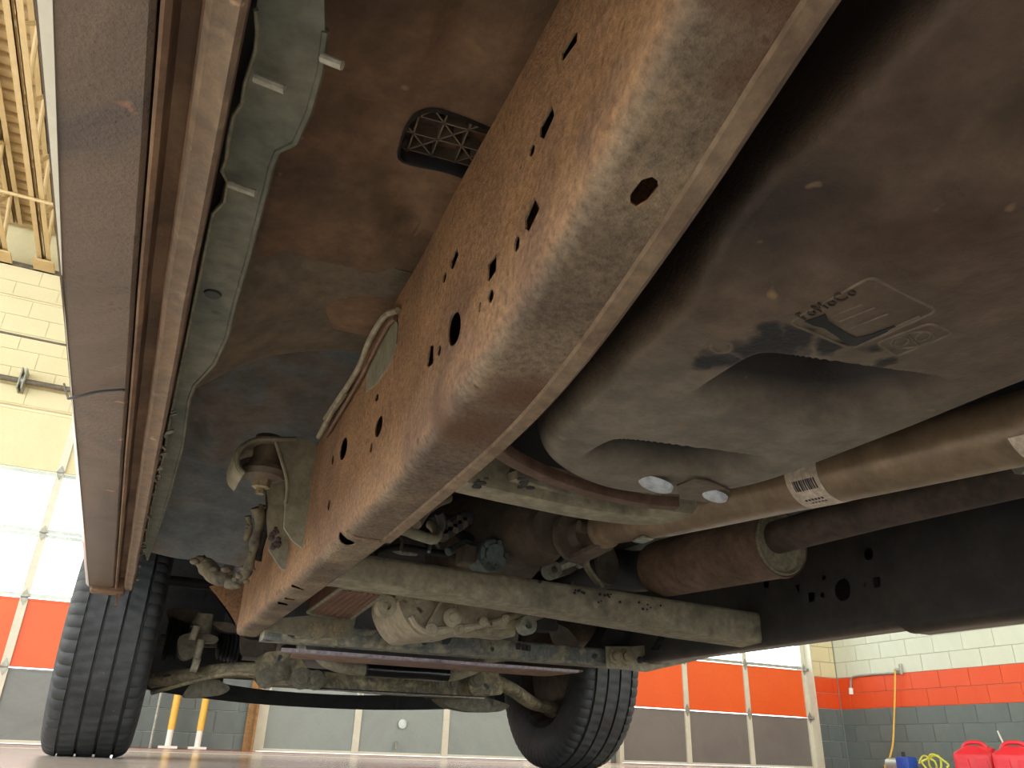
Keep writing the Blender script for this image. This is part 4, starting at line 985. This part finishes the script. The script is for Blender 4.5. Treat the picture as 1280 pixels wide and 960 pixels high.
lug(484, 757, 1.74, .023, TC, to=(500, 742)); lug(661, 781, 1.74, .022, TC, 'galv', (668, 755)); lug(693, 712, 1.60, .020, TC, 'galv', (716, 700)); lug(729, 699, 1.60, .018, TC, 'galv', (716, 695))
slab('lug_arm', [(700, 705), (718, 690), (745, 690), (738, 700), (722, 712), (705, 722)], 1.62, .05, 'brown_mech', None, TC)
bm = B(); c0 = V(.80, 1.50, .50); lathe(bm, [(0, 0), (0, .055), (.03, .06), (.06, .075), (.16, .085), (.22, .12), (.40, .14), (.42, .0)], c0, (-.08, 1, .12), 32); put('gearbox_tail', bm, M_['brown_mech'], TC, True)
bm = B(); lathe(bm, [(0, 0), (0, .17), (.2, .19), (.6, .20), (.9, .24), (.95, 0)], (.76, 1.86, .62), (0, 1, 0), 32); put('gearbox', bm, M_['dark_mech'], T, True)
bm = B(); bevbox(bm, .36, 1.34, 2.75, 3.7, .40, .85, .05, 4); EN = put('engine', bm, M_['dark_mech'], T, True)
bm = B(); bevbox(bm, .55, 1.15, 2.7, 3.3, .33, .42, .03, 3); put('oil_pan', bm, M_['dark_mech'], EN, True)
bm = B(); box(bm, .20, 1.5, 3.82, 3.90, .315, .95); put('radiator', bm, M_['black'], T)
for m in (0, 1):
    X = (lambda x: 2*CL-x) if m else (lambda x: x)
    bm = B(); box(bm, *sorted((X(.06), X(.40))), 3.66, 3.68, .27, .70); put('light_leak_shield', bm, M_['dark_mech'], T)  # added panels, block light leaking through ahead of the front wheels
# heat shield box with fins, between rail and gearbox
zf = .352
fq = [at(*q, z=zf) for q in ((384, 765), (437, 774), (482, 741), (428, 733))]
bm = B(); prism(bm, rnd_poly(fq, .012, 3), (0, 0, .035)); FB = put('finned_cooler', bm, M_['fin'], T, label='rust brown finned box')
for k in range(7):
    t = .10+.8*k/6; a = fq[0].lerp(fq[1], t); b = fq[3].lerp(fq[2], t); bm = B(); tube(bm, [a.lerp(b, .05)+V(0, 0, -.001), a.lerp(b, .95)+V(0, 0, -.001)], .0035, 6); put('fin', bm, M_['fin'], FB, True)
bm = B(); tube(bm, [p+V(0, 0, -.001) for p in rnd_poly(fq, .012, 3)]+[rnd_poly(fq, .012, 3)[0]+V(0, 0, -.001)], .0045, 8); put('cooler_rim', bm, M_['mount'], FB, True)
slab('cooler_cap', [(428, 728), (465, 724), (480, 727), (478, 741), (430, 738)], 1.74, .03, 'mount', None, FB, .003)
# actuator, hoses and wiring over the beam
p = at(616, 694, y=1.60); AC = None
bm = B(); lathe(bm, [(-.06, 0), (-.06, .035), (0, .037), (.004, .034), (.006, .026), (.012, .024), (.012, .0)], p, (.15, -1, -.1), 24); AC = put('actuator_motor', bm, M_['blue_grey'], T, True, label='blue grey actuator motor')
for a in linspace(0, 2*PI, 6)[:-1]:
    q = p+V(.028*math.cos(a), -.008, .028*math.sin(a)); bm = B(); tube(bm, [q, q+V(0, -.008, 0)], .006, 8); put('bolt', bm, M_['blue_grey'], AC, True)
bm = B(); bevbox(bm, p.x-.068, p.x-.036, 1.60, 1.66, p.z-.022, p.z+.018, .008); put('connector', bm, M_['brown_mech'], AC, True)
def hose(px, y, r, mat, name='hose', par=T): 
    bm = B(); tube(bm, curve([at(*q, y=y+.02*k) for k, q in enumerate(px)], 6), r, 10); return put(name, bm, M_[mat], par, True)
hose([(478, 672), (500, 662), (520, 668), (542, 674), (546, 664), (538, 655)], 1.25, .0095, 'mount', 'brake_line')
hose([(520, 655), (530, 640), (545, 628), (560, 622)], 1.22, .010, 'brown_mech')
hose([(548, 640), (552, 655), (545, 672)], 1.3, .008, 'dark_mech')
for k, (pp, r, m_) in enumerate((([(470, 690), (500, 684), (540, 690), (575, 695), (600, 700)], .008, 'boot'), ([(552, 655), (575, 668), (600, 676), (640, 668), (700, 680)], .012, 'dark_mech'), ([(540, 640), (560, 652), (590, 650), (620, 640)], .016, 'dark_mech'),
    ([(560, 690), (580, 680), (598, 684)], .010, 'blue_grey'), ([(555, 668), (572, 655), (600, 650), (640, 660), (690, 662)], .010, 'boot'), ([(500, 690), (503, 676), (498, 668)], .004, 'galv'), ([(536, 690), (540, 676), (547, 682), (549, 692)], .004, 'galv'), ([(470, 687), (482, 683), (500, 690), (520, 692)], .006, 'galv'), ([(690, 770), (706, 772), (711, 745), (716, 728)], .004, 'galv'))):
    hose(pp, 1.66, r, m_, 'wiring_harness' if m_ == 'boot' else 'hose')
for k in range(6):
    p = at(552+k*6, 668-k*4, y=1.5); bm = B(); bevbox(bm, p.x-.014, p.x+.014, p.y-.01, p.y+.02, p.z-.012, p.z+.012, .004); put('connector', bm, M_['dark_mech' if k % 2 else 'brown_mech'], T, True)
slab('hanger_plate', [(655, 785), (668, 745), (688, 748), (700, 790)], 1.98, .05, 'dark_mech')
hose([(705, 800), (735, 770), (770, 745), (800, 735)], 2.30, .06, 'brown_mech', 'front_pipe')

# ---- front suspension
YF = 2.98
FX = slab('front_crossmember', [(318, 842), (345, 832), (380, 838), (420, 846), (500, 848), (560, 846), (600, 838), (622, 842), (630, 868), (590, 872), (500, 868), (400, 860), (330, 856)], YF, .10, 'olive_mud', 'muddy front crossmember', bev=.012)
slab('pivot_tower', [(330, 815), (368, 812), (385, 835), (388, 858), (335, 856), (318, 840)], YF-.05, .12, 'olive_mud', None, FX, .012)
slab('pivot_tower', [(583, 848), (600, 832), (622, 836), (630, 868), (590, 870)], YF-.05, .12, 'olive_mud', None, FX, .012)
for q, r in (((333, 848), .020), ((377, 848), .022), ((394, 850), .020), ((350, 838), .018), ((551, 855), .012), ((566, 856), .012), ((596, 849), .018)): boltat(*q, YF-.06, r, FX, mat='knuckle')
bm = B(); tube(bm, [at(395, 861, y=YF-.02), at(605, 872, y=YF-.02)], .005, 6); put('bright_lip', bm, M_['chrome'], FX, True)
bm = B(); tube(bm, curve([at(*q, y=2.82) for q in ((372, 808), (392, 812), (408, 826), (430, 834), (470, 838), (520, 842), (560, 844), (590, 836), (612, 822), (640, 818))], 6), .022, 12); SB = put('sway_bar', bm, M_['olive'], T, True, label='dusty sway bar')
bm = B(); tube(bm, curve([at(*q, y=2.80) for q in ((458, 836), (500, 839), (530, 840.5), (560, 843))], 5), .0245, 14); put('rubber_sleeve', bm, G('wet_rubber', ['0c0e10', '141618'], 10, .18), SB, True)
def arm(pts, ys, rs, mat='olive_mud', fl=.6, nm='lower_control_arm', lab=None):
    bm = B(); P = curve([at(*q, y=y) for q, y in zip(pts, ys)], 6); n = len(P); rr = [interp(i/(n-1)*(len(rs)-1), list(range(len(rs))), rs) for i in range(n)]
    tube(bm, P, rr, 12, flatten=fl); return put(nm, bm, M_[mat], T, True, label=lab)
a1 = arm([(190, 850), (230, 845), (280, 838), (330, 838)], [3.2, 3.15, 3.05, 3.0], [.045, .045, .04, .045], lab='muddy lower control arm')
arm([(190, 866), (240, 852), (290, 842), (335, 846)], [3.1, 3.02, 2.95, 2.95], [.012, .012, .012, .012])
a2 = arm([(612, 848), (640, 862), (668, 880), (700, 885)], [3.0, 3.05, 3.1, 3.2], [.04, .04, .04, .045])
slab('arm_skin', [(226, 872), (240, 852), (270, 847), (290, 860), (280, 868), (250, 872)], 3.1, .05, 'knuckle')
slab('arm_skin', [(545, 872), (600, 868), (640, 882), (625, 890), (590, 890), (560, 884)], 3.15, .08, 'knuckle')
def boot(px0, px1, y, r, name='axle_boot'):
    a, b = at(*px0, y=y), at(*px1, y=y); L = (b-a).length; pr = [(0, 0)]
    n = 7
    for i in range(n): pr += [(L*(i+.1)/n, r*(1-.04*i)), (L*(i+.6)/n, r*(.82-.04*i))]
    pr += [(L, 0)]; bm = B(); lathe(bm, pr, a, b-a, 24); return put(name, bm, M_['boot'], T, True)
bm = B(); a, b = at(200, 800, y=3.2), at(345, 806, y=3.2); tube(bm, [a, b], .020, 12); AX = put('axle_shaft', bm, M_['knuckle'], T, True)
boot((303, 806), (270, 804), 3.2, .075); boot((207, 798), (236, 800), 3.2, .080)
slab('axle_housing', [(300, 782), (345, 790), (345, 824), (300, 820)], 3.12, .15, 'brown_mech', bev=.02)
KN = slab('steering_knuckle', [(222, 795), (240, 790), (262, 792), (274, 797), (272, 803), (250, 803), (243, 822), (228, 826), (222, 815)], 3.05, .06, 'knuckle', 'grimy steering knuckle', bev=.01)
for a, b, r, y in (((246, 783), (240, 800), .012, 3.0), ((252, 800), (244, 830), .012, 3.0), ((240, 830), (248, 832), .024, 3.0), ((258, 768), (252, 800), .026, 3.1), ((256, 770), (250, 782), .03, 3.1)):
    bm = B(); tube(bm, [at(*a, y=y), at(*b, y=y)], r, 12); put('tie_rod_end', bm, M_['olive'], KN, True)
slab('upper_arm', [(208, 760), (250, 762), (258, 775), (240, 783), (215, 780)], 3.2, .06, 'brown_mech')
slab('upper_arm', [(258, 776), (290, 778), (305, 792), (280, 790)], 3.1, .06, 'brown_mech')
bm = B(); tube(bm, [V(-.02, 3.25, .60), V(.40, 3.25, .60)], .02, 10); put('upper_arm', bm, M_['dark_mech'], T, True)
# air dam
def dam(x): k = (x-CL)/.92; return 4.05-.34*k*k, .222+.045*abs(k)**2.4
bm = B(); ss = []
for x in linspace(-.10, 1.80, 60):
    y, z = dam(x); ss.append([(x, y, z), (x, y+.006, z), (x, y+.03, z+.062+.09*abs((x-CL)/.92)**3), (x, y+.02, z+.064+.09*abs((x-CL)/.92)**3)])
loft(bm, ss); DM = put('air_dam', bm, M_['dam'], T, True, label='black plastic air dam under the bumper')
x = at(493, 888, y=4.02).x; y, z = dam(x); bm = B(); box(bm, x-.004, x+.004, y-.006, y+.002, z, z+.05); put('dam_joint', bm, M_['boot'], DM)
bm = B(); ss = []
for x in linspace(-.12, 1.82, 40):
    y, z = dam(x); ss.append([(x, y+.06, .42), (x, y+.14, .44), (x, y+.14, .62), (x, y+.06, .62)])
loft(bm, ss); put('front_bumper', bm, M_['body'], T, True)

# ---- wheels
def tyre_mesh():
    r0 = .40; pf = [(-.105, .225), (-.122, .245), (-.134, .29), (-.1375, .325), (-.134, .358), (-.127, .376)]
    pf += [(-.121, .385), (-.112, .3915), (-.100, .395), (-.088, .3965)]
    for g in (-.082, -.028, .028, .082):
        pf += [(g-.0045, .3985), (g-.0035, .389), (g+.0035, .389), (g+.0045, .3985)]
        if g < .08: pf += [(g+.018, .399), (g+.036, .399)]
    pf += [(.088, .3965), (.100, .395), (.112, .3915), (.121, .385), (.127, .376), (.134, .358), (.1375, .325), (.134, .29), (.122, .245), (.105, .225)]
    n = 264; bm = B(); rings = []
    for (x, r) in pf:
        ring = []
        for k in range(n):
            a = 2*PI*k/n; rr = r; xx = x
            ax_ = abs(x)
            ph = (k+(2 if x > 0 else 0)) % 4
            if .086 < ax_ < .124 and ph == 0: rr -= .006
            if .04 < ax_ < .075 and (k % 4) == (0 if x > 0 else 2) and r > .395: rr -= .006
            if ax_ < .02 and (k % 4) == 1 and r > .395: rr -= .005
            if .124 < ax_ < .136 and .35 < r < .38 and ph == 0: xx *= .97
            ring.append(bm.verts.new((xx, rr*math.cos(a), rr*math.sin(a))))
        rings.append(ring)
    for i in range(len(rings)-1):
        for k in range(n): bm.faces.new([rings[i][k], rings[i][(k+1) % n], rings[i+1][(k+1) % n], rings[i+1][k]])
    return bm
def wheel(x, y, side, steer, first=None):
    """side=-1: outer face towards -x"""
    Mx = Matrix.Translation((x, y, .396)) @ Matrix.Rotation(steer, 4, 'Z')
    w = bpy.data.objects.new('wheel', None); COL.objects.link(w); w.parent = T; w.matrix_parent_inverse = Matrix.Translation(-T.location); w.matrix_world = Mx
    w.location = Mx.translation; w.rotation_euler = (0, 0, steer); w.empty_display_size = .1
    def add(name, mesh_or_bm, mat, lab=None):
        if isinstance(mesh_or_bm, bmesh.types.BMesh):
            bmesh.ops.recalc_face_normals(mesh_or_bm, faces=mesh_or_bm.faces); me = bpy.data.meshes.new(name); mesh_or_bm.to_mesh(me); mesh_or_bm.free(); me.materials.append(mat)
            me.polygons.foreach_set('use_smooth', [True]*len(me.polygons)); me.set_sharp_from_angle(angle=math.radians(35))
        else: me = mesh_or_bm
        o = bpy.data.objects.new(name, me); COL.objects.link(o); o.parent = w
        if lab: o['label'] = lab
        return o
    if 'tyre' not in MESH:
        o = add('tyre', tyre_mesh(), M_['rubber']); MESH['tyre'] = o.data
    else: add('tyre', MESH['tyre'], None)
    b_ = B(); s = side
    lathe(b_, [(-.105*s, .232), (-.112*s, .236), (-.110*s, .222), (-.07*s, .205), (.02*s, .200), (.05*s, .19), (.07*s, .10), (.065*s, 0), (.075*s, 0), (.08*s, .10), (.065*s, .20), (.09*s, .215), (.108*s, .226), (.112*s, .236), (.105*s, .232), (.03*s, .21), (-.07*s, .215)], (0, 0, 0), (1, 0, 0), 48, True)
    add('rim', b_, M_['rim'])
    b_ = B(); lathe(b_, [(-.05*s, 0), (-.05*s, .165), (-.022*s, .165), (-.022*s, .09), (.03*s, .08), (.03*s, 0)], (0, 0, 0), (1, 0, 0), 40); add('brake_rotor', b_, M_['knuckle'])
    b_ = B(); bevbox(b_, *sorted((-.075*s, .0)), -.20, -.10, -.07, .09, .015, 2); add('brake_caliper', b_, M_['knuckle'])
    b_ = B(); lathe(b_, [(-.13*s, 0), (-.13*s, .05), (-.08*s, .07), (-.05*s, .07), (-.05*s, 0)], (0, 0, 0), (1, 0, 0), 24)
    if y > 0: tube(b_, [(-.09*s, 0, .14), (-.10*s, 0, -.16)], .035, 12); tube(b_, [(-.09*s, .02, -.02), (-.12*s, .16, -.04)], .02, 10)
    add('hub', b_, M_['knuckle'])
    return w
MESH = {}
wl = wheel(-.046, 3.2, 1, 0); wr_ = wheel(1.772, 3.2, -1, 0)
wheel(-.02, -1.05, 1, 0); wheel(1.72, -1.05, -1, 0)
bm = B(); tube(bm, [(.08, -1.05, .40), (.6, -1.05, .40)], .04, 16); tube(bm, [(1.1, -1.05, .40), (1.62, -1.05, .40)], .04, 16); lathe(bm, [(-.14, 0), (-.12, .08), (0, .14), (.12, .10), (.16, .05), (.16, 0)], (.85, -1.1, .40), (0, -1, 0), 24); box(bm, .6, 1.1, -1.12, -.98, .34, .46); put('rear_axle', bm, M_['dark_mech'], T, True)
